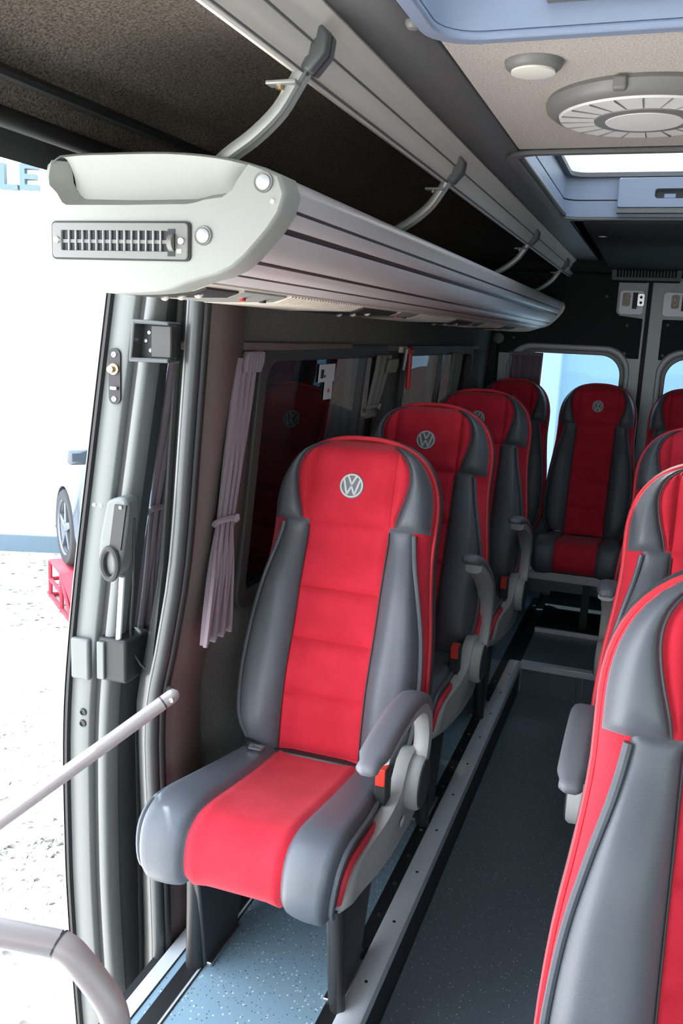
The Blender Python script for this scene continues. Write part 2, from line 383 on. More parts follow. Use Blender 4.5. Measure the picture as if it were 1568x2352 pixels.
# cove of dark felt above the rack
cove = [(-0.995, 1.855), (-0.985, 1.885), (-0.955, 1.93), (-0.90, 1.968), (-0.82, 1.992), (-0.72, 1.998), (-0.62, 1.985), (-0.555, 1.955)]
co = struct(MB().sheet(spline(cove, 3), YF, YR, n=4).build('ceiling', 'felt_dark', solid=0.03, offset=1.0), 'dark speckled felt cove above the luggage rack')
MB().sheet([(-1.03, 1.80), (-1.02, 2.05), (-0.95, 2.15), (-0.4, 2.15)], YF, YR + 0.02).build('roof_skin', 'body_paint', co)
hs = [(-0.999, -0.5, 1.852), (-0.999, 0.6, 1.852), (-0.995, 1.2, 1.852), (-0.988, 1.55, 1.847), (-0.975, 1.72, 1.80)]
MB().tube(hs, 0.016, 10).build('door_seal', 'black_rubber', co)
MB().tube([(-0.962, -0.5, 1.906), (-0.962, 1.0, 1.906), (-0.955, 1.5, 1.904), (-0.945, 1.8, 1.90)], 0.011, 8).build('felt_welt', 'black_rubber', co)
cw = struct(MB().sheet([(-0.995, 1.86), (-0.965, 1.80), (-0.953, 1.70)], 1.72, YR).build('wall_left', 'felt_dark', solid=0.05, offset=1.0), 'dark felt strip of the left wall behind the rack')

# ceiling centre with two hatch openings
XC = -0.09                                  # centre line of the van
H1 = (0.66, 1.42); H2 = (2.27, 3.46); HX = (-0.40, 0.22); CZ = 2.0
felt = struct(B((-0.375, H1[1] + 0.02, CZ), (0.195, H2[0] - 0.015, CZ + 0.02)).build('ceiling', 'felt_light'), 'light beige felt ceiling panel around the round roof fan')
sc = MB()
for sx in (-1, 1):
    xa, xb = (HX[0] + 0.02, -0.50) if sx < 0 else (HX[1] - 0.02, 0.32)
    sc.sheet(sorted([(xa, CZ - 0.002), (xb, CZ + 0.004 if sx < 0 else CZ)]), YF, YR, n=2)
sc.box((HX[0], YF, CZ - 0.002), (HX[1], H1[0], CZ + 0.01))
cp = struct(sc.build('ceiling', 'ceiling_plastic', solid=0.012, offset=1.0), 'grey plastic ceiling side panels beside the hatches')
rc = struct(MB().sheet([(H2[1], CZ - 0.002), (4.3, CZ - 0.004), (5.0, CZ - 0.015), (YR, CZ - 0.05)][:4], -0.32, 0.19, 'yz').build('ceiling', 'rear_panel', solid=0.02, offset=1.0), 'dark rear ceiling panel behind the far hatch')
rm = MB()
rm.box((-0.43, YF, 2.14), (0.9, H1[0], 2.15)); rm.box((-0.43, H1[1], 2.14), (0.9, H2[0], 2.15)); rm.box((-0.43, H2[1], 2.14), (0.9, YR, 2.15))
for a, b in (H1, H2): rm.box((HX[1], a, 2.14), (0.9, b, 2.15))
struct(rm.build('ceiling', 'body_paint'), 'outer roof skin of the van')
rw = MB().sheet([(0.32, CZ), (0.6, 1.98), (0.78, 1.88), (0.84, 1.7), (0.855, 1.5)], YF, YR).sheet([(0.88, 0.85), (0.88, -0.25)], YF, YR)
RW = ((YF + 0.15, 0.55), (0.85, 2.05), (2.25, 3.45), (3.65, 4.95))
for a_, b_ in ((YF, RW[0][0]), (RW[0][1], RW[1][0]), (RW[1][1], RW[2][0]), (RW[2][1], RW[3][0]), (RW[3][1], YR)): rw.box((0.855, a_, 0.84), (0.90, b_, 1.51))
struct(rw.build('wall_right', 'wall_felt'), 'dark right side wall of the cabin')
ro_ = MB().box((0.90, YF, -0.3), (0.95, YR, 0.85)).box((0.87, YF, 1.5), (0.95, YR, 2.2)).box((0.6, YF, 2.15), (0.95, YR, 2.2))
struct(ro_.build('wall_right', 'body_paint'), 'outer body side of the van on the right')
for k_, (a_, b_) in enumerate(RW):
    struct(B((0.892, a_ - 0.01, 0.84), (0.897, b_ + 0.01, 1.51)).build('window_%d' % (k_ + 3), 'clear_glass' if k_ == 0 else 'side_glass'), ['clear cab window on the right', 'tinted right window beside the near right seat', 'tinted right window beside the middle right seats', 'tinted right window beside the rear right seats'][k_])
struct(MB().box((-1.06, YF - 0.1, -0.3), (0.95, YF, 1.1)).box((-1.06, YF - 0.1, 1.72), (0.95, YF, 2.2)).build('wall_front', 'dark_plastic'), 'unseen dark bulkhead and header, windscreen opening narrowed to dim the rear')  # unseen front wall; opening narrowed to hold light back from the rear seats
struct(MB().box((-1.10, YF, -0.3), (-1.03, 0.25, 0.95)).box((-1.10, YF, 1.75), (-1.03, 0.25, 2.2)).box((-1.10, 0.12, 0.9), (-1.03, 0.25, 1.8)).build('wall_left', 'body_paint'), 'front cab side of the van ahead of the entrance')

def hatch(name, ys, label, handle, HX=HX):
    t = thing(name, label, 'roof hatch', (XC, (ys[0] + ys[1]) / 2, CZ))
    L = ys[1] - ys[0]; W = HX[1] - HX[0]
    o, i2 = rrect(0, 0, W + 0.03, L + 0.03, 0.075, 6), rrect(0, 0, W - 0.02, L - 0.02, 0.065, 6)
    MB().ring(o, i2, -0.012, 0.0, 'xy').build('rim', 'hatch_plastic' if not handle else 'ceiling_plastic', t, bevel=0.004)
    MB().ring(rrect(0, 0, W, L, 0.07, 6), rrect(0, 0, W - 0.02, L - 0.02, 0.062, 6), 0.0, 0.055, 'xy').build('lower_well', 'hatch_plastic', t)
    MB().ring(rrect(0, 0, W + 0.002, L + 0.002, 0.07, 6), rrect(0, 0, W - 0.01, L - 0.01, 0.065, 6), 0.055, 0.06, 'xy').build('joint', 'dark_plastic', t)
    MB().ring(rrect(0, 0, W, L, 0.07, 6), rrect(0, 0, W - 0.02, L - 0.02, 0.062, 6), 0.06, 0.135, 'xy').build('upper_well', 'hatch_plastic', t)
    MB().ring(rrect(0, 0, W - 0.005, L - 0.005, 0.07, 6), rrect(0, 0, W - 0.06, L - 0.06, 0.06, 6), 0.135, 0.15, 'xy').build('lid_frame', 'ceiling_plastic', t)
    MB().prism(rrect(0, 0, W + 0.02, L + 0.02, 0.07, 6), 0.150, 0.156, 'xy').build('lid_glass', 'hatch_glass', t)
    MB().ring(rrect(0, 0, W + 0.14, L + 0.06, 0.08, 6), rrect(0, 0, W - 0.004, L - 0.004, 0.062, 6), 0.10, 0.152, 'xy').build('collar', 'body_paint', t)
    if handle:
        hb = MB().ring(rrect(0.06, 0.078, 0.35, 0.10, 0.008), rrect(0.06, 0.074, 0.10, 0.032, 0.01), L/2 - 0.05, L/2 - 0.015, 'xz').build('handle_panel', 'hatch_plastic', t, bevel=0.003)
        B((0.005, L/2 - 0.022, 0.055), (0.115, L/2 - 0.016, 0.093)).build('recess', 'dark_plastic', hb)
        B((0.04, L/2 - 0.04, 0.059), (0.08, L/2 - 0.022, 0.075)).build('latch', 'hatch_plastic', hb, bevel=0.003)
        B((-0.115, L/2 - 0.047, 0.01), (0.235, L/2 - 0.012, 0.026)).build('ledge', 'ceiling_plastic', hb)
    else:
        B((-0.12, L/2 - 0.03, 0.03), (0.36, L/2 - 0.012, 0.14)).build('sun_blind', 'ceiling_plastic', t)
    return t
hatch('roof_hatch', H1, 'open roof hatch surround with blue grey walls at the top edge', False, (-0.372, 0.192))
hatch('roof_hatch', H2, 'bright glazed roof hatch with handle panel behind the round fan', True)

# ------------------------------------------------------------------ ceiling fittings
fan = thing('roof_fan', 'round roof fan with grey housing and white segmented disc', 'fan', (-0.077, 1.845, CZ))
MB().lathe([(0.180, 0.0), (0.184, -0.008), (0.180, -0.020), (0.170, -0.028), (0.160, -0.031), (0.157, -0.026), (0.157, 0.0)], n=56).build('housing', 'fan_grey', fan)
MB().lathe([(0.158, -0.027), (0.155, -0.034), (0.092, -0.036), (0.090, -0.03)], n=56).build('disc', 'white_plastic', fan)
MB().lathe([(0.093, -0.033), (0.091, -0.038), (0.071, -0.039), (0.070, -0.033)], n=48).build('hub_ring', 'fan_grey', fan)
MB().lathe([(0.072, -0.036), (0.070, -0.040), (0.0, -0.042)], n=48).build('hub_cap', 'white_plastic', fan)
spk = B((0.093, -0.0007, -0.0368), (0.154, 0.0007, -0.034)).build('groove', 'fan_grey', fan)
for k in range(1, 20):
    c = spk.copy(); COL.objects.link(c); c.parent = fan; c.rotation_euler.z = 2 * PI * k / 20
B((-0.05, -0.188, -0.026), (-0.027, -0.165, -0.004)).build('clip', 'fan_grey', fan, bevel=0.004)

def lamp(loc, r, label):
    t = thing('ceiling_lamp', label, 'lamp', loc)
    MB().lathe([(r, 0.0), (r, -0.003), (r * 0.95, -0.009), (r * 0.82, -0.014), (r * 0.74, -0.015)], n=40).build('lamp_ring', 'fan_grey', t)
    MB().lathe([(r * 0.76, -0.012), (r * 0.75, -0.018), (r * 0.5, -0.020), (0, -0.0205)], n=40).build('lens', 'lamp_lens', t)
    return t
lamp((-0.249, 1.575, CZ), 0.048, 'round ceiling lamp with cream lens beside the roof fan')
lamp((-0.275, 3.86, CZ - 0.003), 0.034, 'small round ceiling lamp behind the glazed hatch')
stud = tag(MB().lathe([(0.012, 0.0), (0.012, -0.006), (0.008, -0.012), (0, -0.013)], (-0.392, 1.345, CZ), n=16).build('ceiling_stud', 'fan_grey'), 'small round stud on the grey ceiling near the front hatch', 'stud')
ac = thing('air_grille', 'dark ribbed air grille at the rear end of the ceiling', 'air grille', (-0.12, 5.2, 1.90))
MB().ring(rrect(0, 0.04, 0.36, 0.085, 0.012), rrect(0, 0.04, 0.32, 0.055, 0.006), -0.02, 0.0).build('grille_frame', 'ceiling_plastic', ac)
B((-0.175, 0.0, 0.0), (0.175, 0.2, 0.10)).build('housing', 'rear_panel', ac)
sl0 = B((-0.16, -0.014, 0.014), (-0.155, -0.002, 0.066)).build('slat', 'ceiling_plastic', ac)
for k in range(1, 20):
    c = sl0.copy(); COL.objects.link(c); c.parent = ac; c.location.x = k * 0.0166

# ------------------------------------------------------------------ ceiling rail and rack
Y0, Y1 = 1.25, 5.34
cr = thing('ceiling_rail', 'pale metal ceiling rail running above the luggage rack', 'rail', (0, 0, 0))
rail = [(-0.570, 1.965), (-0.573, 1.942), (-0.563, 1.926), (-0.550, 1.921), (-0.543, 1.927), (-0.535, 1.940), (-0.530, 1.944), (-0.527, 1.958), (-0.519, 1.966), (-0.516, 1.980), (-0.508, 1.986), (-0.496, 1.999), (-0.50, 2.012), (-0.56, 2.012)]
MB().prism(rail, -0.5, YR - 0.02).build('rail_profile', 'rail_paint', cr, smooth=50)
MB().tube([(-0.5415, -0.5, 1.9235), (-0.5415, 5.4, 1.9235)], 0.0022, 6).build('rail_groove', 'ceiling_plastic', cr)
MB().tube([(-0.5235, -0.5, 1.9605), (-0.5235, 5.4, 1.9605)], 0.0020, 6).build('rail_groove', 'ceiling_plastic', cr)
ap = spline([(-0.535, 1.950), (-0.545, 1.930), (-0.560, 1.906), (-0.584, 1.872), (-0.624, 1.838), (-0.668, 1.810), (-0.72, 1.765), (-0.75, 1.725)], 3)
def hanger(y, first):
    h = thing('rack_hanger', ['curved grey rack hanger nearest the camera, above the rack end cap', 'curved rack hanger, second from the camera', 'curved rack hanger, third from the camera', 'curved rack hanger farthest back, near the rear doors'][first], 'hanger', (-0.55, y, 1.95), 'rack hangers')
    am = MB()
    for dy in (-0.0095, 0.0095):
        am.tube([(p[0] + 0.55, dy, p[1] - 1.95) for p in ap], 0.0105, 8, rz=0.008, up=(0, 1, 0))
    am.build('arm', 'arm_paint', h)
    MB().prism([(-0.002, 0.03), (0.0, -0.018), (0.020, -0.030), (0.044, -0.004), (0.048, 0.022), (0.036, 0.036)], -0.022, 0.022).build('clamp', 'ceiling_plastic', h, bevel=0.004)
    MB().prism([(0.0, -0.0185), (0.0201, -0.0306), (0.0446, -0.0044), (0.0487, 0.022), (0.03, 0.02)], -0.0015, 0.0015).build('clamp_seam', 'dark_metal', h)
    B((-0.045, -0.030, -0.046), (0.004, -0.006, -0.040)).build('clamp_tab', 'arm_paint', h, bevel=0.002)
    MB().lathe([(0, -0.006), (0.006, -0.006), (0.006, 0.0)], (-0.026, -0.018, -0.046), n=10).build('screw', 'brass', h)
    return h
for i, y in enumerate((1.305, 2.25, 3.68, 4.9)): hanger(y, i)

rk = thing('luggage_rack', 'long aluminium overhead luggage rack with moulded grey end cap', 'luggage rack', (0, 0, 0))
capo = spline([(-0.968, 1.795), (-0.951, 1.808), (-0.849, 1.811), (-0.732, 1.809), (-0.643, 1.799), (-0.586, 1.785), (-0.556, 1.774), (-0.545, 1.753), (-0.555, 1.718), (-0.583, 1.683), (-0.621, 1.645), (-0.655, 1.628), (-0.70, 1.617), (-0.731, 1.604), (-0.81, 1.596), (-0.892, 1.597), (-0.955, 1.611), (-0.988, 1.642), (-0.992, 1.697), (-0.98, 1.752), (-0.968, 1.795)], 2)[:-1]
def shrink(pts, k, c=(-0.77, 1.70)):
    return [(c[0] + (p[0] - c[0]) * k, c[1] + (p[1] - c[1]) * (1 - (1 - k) * 1.8)) for p in pts]
cm = MB(); n = len(capo)
rings = [(1.0, Y0 + 0.06), (1.0, Y0 + 0.010), (0.992, Y0 + 0.003), (0.975, Y0)]
vv = []
for k, y in rings: vv += [(p[0], y, p[1]) for p in shrink(capo, k)]
ff = [(r*n + i, r*n + (i+1) % n, (r+1)*n + (i+1) % n, (r+1)*n + i) for r in range(3) for i in range(n)]
# face with a scooped recess: inner loop follows the recess outline
rec = [(-0.957, 1.800), (-0.963, 1.775), (-0.962, 1.762), (-0.948, 1.750), (-0.938, 1.735), (-0.930, 1.731), (-0.82, 1.7305), (-0.709, 1.7315), (-0.695, 1.7335), (-0.679, 1.738), (-0.650, 1.741), (-0.632, 1.752), (-0.625, 1.765), (-0.607, 1.7875)]
face = shrink(capo, 0.975)
topi = [i for i, p in enumerate(face) if p[1] > 1.78 and -0.95 < p[0] < -0.60]
loop = [face[i] for i in range(n) if i not in topi]
# order: start after the last top point
s0 = (topi[-1] + 1) % n
seq = [face[(s0 + k) % n] for k in range(n - len(topi))]
poly = seq + rec
fa = len(vv); vv += [(p[0], Y0, p[1]) for p in poly]; ff.append(tuple(range(fa, fa + len(poly)))[::-1])
cm.add(vv, ff)
cap = cm.build('end_cap', 'cap_plastic', rk, smooth=45)
cap.modifiers.new('tri', 'TRIANGULATE')
# recess: side wall and sloping back
tops = [face[i] for i in topi]
rr = rec
rb = MB()
dep = 0.030
inn = [(-0.940, 1.802), (-0.939, 1.785), (-0.937, 1.770), (-0.930, 1.757), (-0.922, 1.748), (-0.914, 1.744), (-0.82, 1.742), (-0.709, 1.743), (-0.695, 1.745), (-0.681, 1.749), (-0.653, 1.752), (-0.637, 1.762), (-0.629, 1.773), (-0.606, 1.7885)]
v = [(p[0], Y0, p[1]) for p in rr] + [(p[0], Y0 + dep, p[1]) for p in inn]
m_ = len(rr)
rb.add(v, [(i, i + 1, m_ + i + 1, m_ + i) for i in range(m_ - 1)])
topc = sorted([(p[0], p[1] + 0.001) for p in tops] + [(-0.97, 1.803), (-0.585, 1.785)])
def recfn(u, w):
    x = -0.940 + (0.940 - 0.606) * u
    zl = interp(sorted(inn), x); zt = max(interp(topc, x), zl + 0.0005)
    return (x, Y0 + dep - (dep - 0.006) * w ** 1.6, zl + (zt - zl) * w)
rb.grid(recfn, 40, 8)
rb.build('recess', 'cap_plastic', cap, smooth=50)
for (bx, bz, r) in ((-0.581, 1.762, 0.0115), (-0.680, 1.685, 0.011)):
    MB().lathe([(r * 1.35, 0.0), (r * 1.3, -0.003), (r * 1.02, -0.002), (r, 0.001)], (bx, Y0, bz), 'y', 24).build('bolt_socket', 'fan_grey', cap)
    MB().lathe([(r, 0.0), (r * 0.95, -0.004), (r * 0.6, -0.0065), (0, -0.0072)], (bx, Y0, bz), 'y', 24).build('bolt', 'aluminium', cap)
MB().lathe([(0.004, 0), (0.003, -0.002), (0, -0.0025)], (-0.566, Y0, 1.735), 'y', 10).build('bolt', 'white_plastic', cap)
# air vent
av = MB().ring(rrect(-0.829, 1.676, 0.250, 0.0545, 0.006), rrect(-0.838, 1.676, 0.196, 0.031, 0.002), Y0 - 0.006, Y0 + 0.004).build('air_vent', 'fan_grey', rk, bevel=0.0015)
MB().ring(rrect(-0.829, 1.676, 0.256, 0.060, 0.008), rrect(-0.829, 1.676, 0.249, 0.0535, 0.006), Y0 - 0.003, Y0 + 0.002).build('vent_gasket', 'black_rubber', av)
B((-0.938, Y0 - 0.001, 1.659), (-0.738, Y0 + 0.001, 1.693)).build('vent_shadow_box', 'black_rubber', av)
MB().box((-0.936, Y0 - 0.003, 1.672), (-0.740, Y0 - 0.0015, 1.6775)).build('cross_vane', 'fan_grey', av)
s_ = B((-0.0007, Y0 - 0.0058, 1.6606), (0.0007, Y0 - 0.002, 1.6914)).build('slat', 'aluminium', av)
s_.location.x = -0.9229
for k in range(1, 14):
    c = s_.copy(); COL.objects.link(c); c.parent = av; c.location.x = -0.9229 + k * 0.01307
B((-0.739, Y0 - 0.0068, 1.653), (-0.726, Y0 - 0.004, 1.694)).build('wheel_slot', 'black_rubber', av)
MB().lathe([(0, -0.004), (0.014, -0.004), (0.014, 0.004), (0, 0.004)], (-0.7315, Y0 - 0.003, 1.674), 'x', 20).build('thumb_wheel', 'fan_grey', av)
for x in (-0.945, -0.715):
    MB().lathe([(0.0062, 0), (0.005, -0.003), (0, -0.0035)], (x, Y0 - 0.006, 1.676), 'y', 14).build('screw', 'steel', av)
B((-0.723, Y0 - 0.0066, 1.658), (-0.715, Y0 - 0.0058, 1.664)).build('status_tag', 'white_plastic', av)
# fascia strips (aluminium extrusion), each strip its own piece
def strip(name, pts, m, dx=0.0): MB().prism(pts, Y0 + 0.045, Y1).build(name, m, rk, smooth=60)
strip('top_bead', [(-0.600, 1.785), (-0.585, 1.783), (-0.566, 1.776), (-0.558, 1.768), (-0.556, 1.755), (-0.566, 1.734), (-0.580, 1.735)], 'rack_aluminium')
strip('groove', [(-0.580, 1.736), (-0.570, 1.734), (-0.5725, 1.728), (-0.585, 1.727)], 'rack_dark')
strip('fascia_strip', [(-0.585, 1.729), (-0.5695, 1.729), (-0.5715, 1.722), (-0.5815, 1.708), (-0.595, 1.707)], 'rack_aluminium')
strip('groove', [(-0.596, 1.709), (-0.5845, 1.7075), (-0.593, 1.696), (-0.605, 1.695)], 'rack_dark')
strip('fascia_strip', [(-0.605, 1.698), (-0.5895, 1.699), (-0.5905, 1.695), (-0.606, 1.672), (-0.6215, 1.655), (-0.636, 1.655)], 'rack_aluminium')
strip('groove', [(-0.637, 1.657), (-0.6225, 1.6545), (-0.626, 1.650), (-0.641, 1.650)], 'rack_dark')
strip('fascia_strip', [(-0.640, 1.652), (-0.6245, 1.652), (-0.636, 1.642), (-0.652, 1.6325), (-0.668, 1.638)], 'rack_aluminium')
strip('groove', [(-0.668, 1.639), (-0.653, 1.633), (-0.658, 1.630), (-0.672, 1.634)], 'rack_dark')
strip('lower_lip', [(-0.672, 1.637), (-0.656, 1.632), (-0.667, 1.6265), (-0.690, 1.6205), (-0.702, 1.6185), (-0.708, 1.622), (-0.69, 1.634)], 'rack_aluminium')
strip('shelf', [(-0.60, 1.745), (-0.60, 1.735), (-0.985, 1.70), (-0.985, 1.712)], 'rear_panel')
strip('back_panel', [(-0.985, 1.71), (-0.975, 1.71), (-0.966, 1.79), (-0.976, 1.79)], 'felt_dark')
strip('service_channel', [(-0.700, 1.640), (-0.699, 1.6165), (-0.735, 1.6045), (-0.81, 1.600), (-0.89, 1.600), (-0.95, 1.612), (-0.97, 1.64), (-0.97, 1.70)], 'cream_plastic')
MB().prism([(p[0] * 0.99 - 0.0075, p[1] * 0.99 + 0.017) for p in capo], Y1 - 0.03, Y1).build('far_end_cap', 'arm_paint', rk)
def under(x): return interp([(-0.89, 1.600), (-0.81, 1.600), (-0.735, 1.6045), (-0.699, 1.6165)], x)
def rlunit(y, L):
    u = MB().prism([(-0.885, 1.6005), (-0.885, 1.5965), (-0.735, 1.600), (-0.712, 1.6085), (-0.712, 1.6125)], y, y + L).build('light_unit', 'print_black', rk)
    for k, x in enumerate((-0.74, -0.79, -0.84)):
        ob = MB().lathe([(0, -0.005), (0.006, -0.0045), (0.009, -0.001), (0.010, 0.003), (0, 0.003)], (0, 0, 0), 'z', 14).build('reading_light', 'cream_plastic', u)
        ob.location = (x, y + L * 0.5 + 0.03 * (k - 1), under(x) - 0.003); ob.rotation_euler = (0.5, -0.5, 0)
    return u
def ribunit(y, L):
    mb = MB(); k = 0; q = y
    while q < y + L - 0.004:
        mb.prism([(-0.90, 1.6005), (-0.90, 1.597), (-0.735, 1.6005), (-0.7035, 1.612), (-0.7035, 1.6155)], q, q + 0.0085); q += 0.017
    return mb.build('ribbed_cover', 'cream_plastic', rk)
def swunit(y, L):
    u = MB().prism([(-0.88, 1.6005), (-0.88, 1.597), (-0.735, 1.601), (-0.706, 1.611), (-0.706, 1.614)], y, y + L).build('switch_panel', 'cap_plastic', rk)
    for k in range(2):
        b = MB().lathe([(0.007, 0.002), (0.007, -0.003), (0, -0.0035)], (-0.735, y + 0.05 + k * 0.09, 1.6005), n=12).build('button', ('red_plastic', 'print_black')[k], u)
    return u
rlunit(1.32, 0.12); swunit(1.45, 0.19); ribunit(1.66, 0.46); rlunit(2.14, 0.3); swunit(2.46, 0.2); ribunit(2.68, 0.5); rlunit(3.22, 0.3); swunit(3.54, 0.2); ribunit(3.76, 0.5); rlunit(4.3, 0.3); ribunit(4.65, 0.5)

# ------------------------------------------------------------------ rear doors
DY = YR
mat('rear_metal', (0.30, 0.32, 0.315), 0.4, 0.25)
for nm, x0, x1, mir, lab in (('door_1', -1.06, -0.108, False, 'left rear door with oval cornered window behind the rear seats'), ('door_2', -0.082, 0.9, True, 'right rear door at the right edge of the photo')):
    wx0, wx1 = (-0.865, -0.172) if not mir else (-0.005, 0.70)
    wz0, wz1 = 0.62, 1.525
    cx, cz = (wx0 + wx1) / 2, (wz0 + wz1) / 2; W, H = wx1 - wx0, wz1 - wz0
    n = 8
    inner = rrect(cx, cz, W - 0.05, H - 0.05, 0.125, n)
    # outer rectangle resampled to match the loop
    def onrect(p):
        dx, dz = p[0] - cx, p[1] - cz
        ks = []
        ks.append((x1 - cx) / dx if dx > 1e-6 else ((x0 - cx) / dx if dx < -1e-6 else 1e9))
        ks.append((2.2 - cz) / dz if dz > 1e-6 else ((-0.2 - cz) / dz if dz < -1e-6 else 1e9))
        k = min(ks); return (cx + dx * k, cz + dz * k)
    outer = [onrect(p) for p in inner]
    dr = struct(MB().ring(outer, inner, DY, DY + 0.05).box((x0, DY + 0.001, -0.25), (x1, DY + 0.049, 0.58)).box((x0, DY + 0.001, 1.60), (x1, DY + 0.049, 2.2)).box((x0, DY + 0.001, 0.5), (wx0 - 0.03, DY + 0.049, 1.7)).box((wx1 + 0.03, DY + 0.001, 0.5), (x1, DY + 0.049, 1.7)).build(nm, 'rear_metal', smooth=30), lab)
    MB().ring(rrect(cx, cz, W + 0.02, H + 0.02, 0.145, n), rrect(cx, cz, W - 0.03, H - 0.03, 0.13, n), DY - 0.014, DY + 0.002).build('window_surround', 'rear_metal', dr, bevel=0.005)
    MB().ring(rrect(cx, cz, W - 0.035, H - 0.035, 0.13, n), rrect(cx, cz, W - 0.085, H - 0.085, 0.115, n), DY - 0.004, DY + 0.03).build('window_seal', 'seal_rubber', dr, bevel=0.004)
    MB().prism(rrect(cx, cz, W - 0.07, H - 0.07, 0.12, n), DY + 0.02, DY + 0.025).build('window_pane', 'tinted_glass', dr)
    # dark card with a window cut-out at its lower edge
    xa, xb = (x0 + 0.03, x1 - 0.012) if not mir else (x0 + 0.035, x1 - 0.02)
    zt_ = 1.83 if not mir else 1.765
    arc = [(cx - (W / 2 + 0.012), wz1 - 0.13)]
    for k in range(9):
        a = PI - k * PI / 16; arc.append((cx - (W / 2 + 0.012) + 0.145 + 0.145 * math.cos(a), wz1 + 0.012 - 0.145 + 0.145 * math.sin(a)))
    for k in range(9):
        a = PI / 2 - k * PI / 16; arc.append((cx + (W / 2 + 0.012) - 0.145 + 0.145 * math.cos(a), wz1 + 0.012 - 0.145 + 0.145 * math.sin(a)))
    arc.append((cx + W / 2 + 0.012, wz1 - 0.13))
    mid = arc[4:-4]
    card = [(xa, mid[0][1] + 0.0)] + mid + [(xb, mid[-1][1])] + ([(xb, zt_), (xb, 2.02), (xa, 2.02)] if mir else [(xb, 1.70), (xb - 0.13, 1.715), (xb - 0.15, 1.735), (xb - 0.15, 1.90), (xb, 1.90), (xb, 2.02), (xa, 2.02)])
    if mir: card = [(xa + 0.035, mid[0][1])] + mid + [(xb, mid[-1][1]), (xb, 2.02), (xa + 0.22, 2.02), (xa + 0.22, 1.72), (xa + 0.2, 1.70), (xa + 0.035, 1.70)]
    cdm = MB().prism(card, DY - 0.012, DY - 0.001).build('felt_card', 'rear_panel', dr, bevel=0.004)
    for (qx, qz) in ([(-0.845, 1.565), (-0.20, 1.50), (-0.2, 1.66), (-0.33, 1.82)] if not mir else [(0.01, 1.50), (0.02, 1.67)]):
        MB().lathe([(0.010, 0), (0.008, -0.005), (0, -0.006)], (qx, DY - 0.012, qz), 'y', 12).build('clip', 'ceiling_plastic', dr)
    lx, lz = (-0.19, 1.79) if not mir else (0.075, 1.785)
    lp = MB().prism(rrect(lx, lz, 0.135 if not mir else 0.19, 0.135, 0.02), DY - 0.016, DY - 0.0125).build('latch_plate', 'aluminium', dr, bevel=0.002)
    B((lx + 0.005, DY - 0.03, lz - 0.035), (lx + 0.03, DY - 0.015, lz + 0.055)).build('latch_slot', 'black_rubber', lp)
    for sx in (-0.03, 0.05):
        MB().prism(rrect(lx + sx, lz + 0.015, 0.042, 0.075, 0.012), DY - 0.024, DY - 0.015).build('latch_cover', 'cream_plastic' if sx < 0 else 'steel', lp, bevel=0.003)
        for dz in (0.0, 0.03): MB().lathe([(0.008, 0), (0.006, -0.004), (0, -0.005)], (lx + sx, DY - 0.024, lz + dz), 'y', 10).build('bolt', 'brass' if sx < 0 else 'dark_metal', lp)
gp = struct(B((-0.112, DY + 0.01, -0.2), (-0.078, DY + 0.06, 2.2)).build('trim_4', 'black_rubber'), 'black seal in the gap between the rear doors')
MB().tube([(-0.098, DY - 0.002, 0.5), (-0.098, DY - 0.002, 1.95)], 0.009, 8).build('seal_bead', 'seal_rubber', gp)
hd = struct(B((-1.06, DY - 0.25, 1.945), (0.9, DY, 2.2)).build('trim_5', 'rear_panel'), 'dark header above the rear doors')
cor = struct(B((-1.06, DY - 0.10, -0.2), (-0.93, DY, 2.0)).build('trim_6', 'rear_panel'), 'dark corner post beside the left rear door')
kn = tag(MB().lathe([(0.012, 0.0), (0.012, -0.02), (0.030, -0.022), (0.031, -0.034), (0.02, -0.04), (0, -0.041)], (-0.915, DY - 0.10, 1.555), 'y', 20).build('coat_knob', 'ceiling_plastic'), 'round grey knob on the rear corner post under the rack end', 'knob')

# ------------------------------------------------------------------ seats
A = math.radians(16); SA, CA = math.sin(A), math.cos(A); LT = 0.862
WT = [(-0.06, 0.175), (0.0, 0.205), (0.06, 0.238), (0.13, 0.250), (0.22, 0.252), (0.34, 0.245), (0.46, 0.230), (0.56, 0.221), (0.64, 0.2213), (0.72, 0.2215)]
def wb(t):
    if t <= 0.655: return sinterp(WT, t)
    k = (t - 0.655) / (LT - 0.655); return 0.2215 * max(0.0, 1 - k ** 2.4) ** (1 / 2.4) if k < 1 else 0.0
def dfn(x, t):
    w = max(wb(t), 1e-4); u = min(1.0, abs(x) / w)
    bol = 0.046 * sstep(t, -0.08, 0.1) * (1 - 0.75 * sstep(t, 0.42, 0.62))
    d = bol * sstep(abs(x), 0.07, 0.165)
    d += 0.022 * sstep(t, 0.58, 0.66) * (1 - sstep(t, 0.80, LT)) * (1 - 0.3 * u * u)
    d += 0.020 * math.exp(-((t - 0.2) / 0.12) ** 2) * (1 - u * u)
    d -= (0.050 - 0.014 * sstep(t, 0.5, 0.65)) * sstep(u, 0.82, 1.04) ** 1.2
    d -= 0.05 * sstep(t, LT - 0.055, LT + 0.005) ** 1.5
    return d
def BP(x, t, d): return (x, SA * t - CA * d, 0.45 + CA * t + SA * d)
def ends(k): return 0.5 - 0.5 * math.cos(PI * k)
def back_patch(name, t0, t1, xl, xr, m, par, lift=0.006, groove=0.010, nu=14, nv=18):
    def fn(a, b):
        a, b = ends(a), ends(b)
        t = t0 + (t1 - t0) * b; l, r = xl(t), xr(t); x = l + (r - l) * a
        dist = min(x - l, r - x, (t - t0), (t1 - t))
        h = lift - groove * math.exp(-(max(dist, 0) / 0.0075) ** 2) + 0.003 * sstep(dist, 0, 0.04)
        return BP(x, t, dfn(x, t) + h)
    return MB().grid(fn, nu, nv).build(name, m, par, smooth=60)
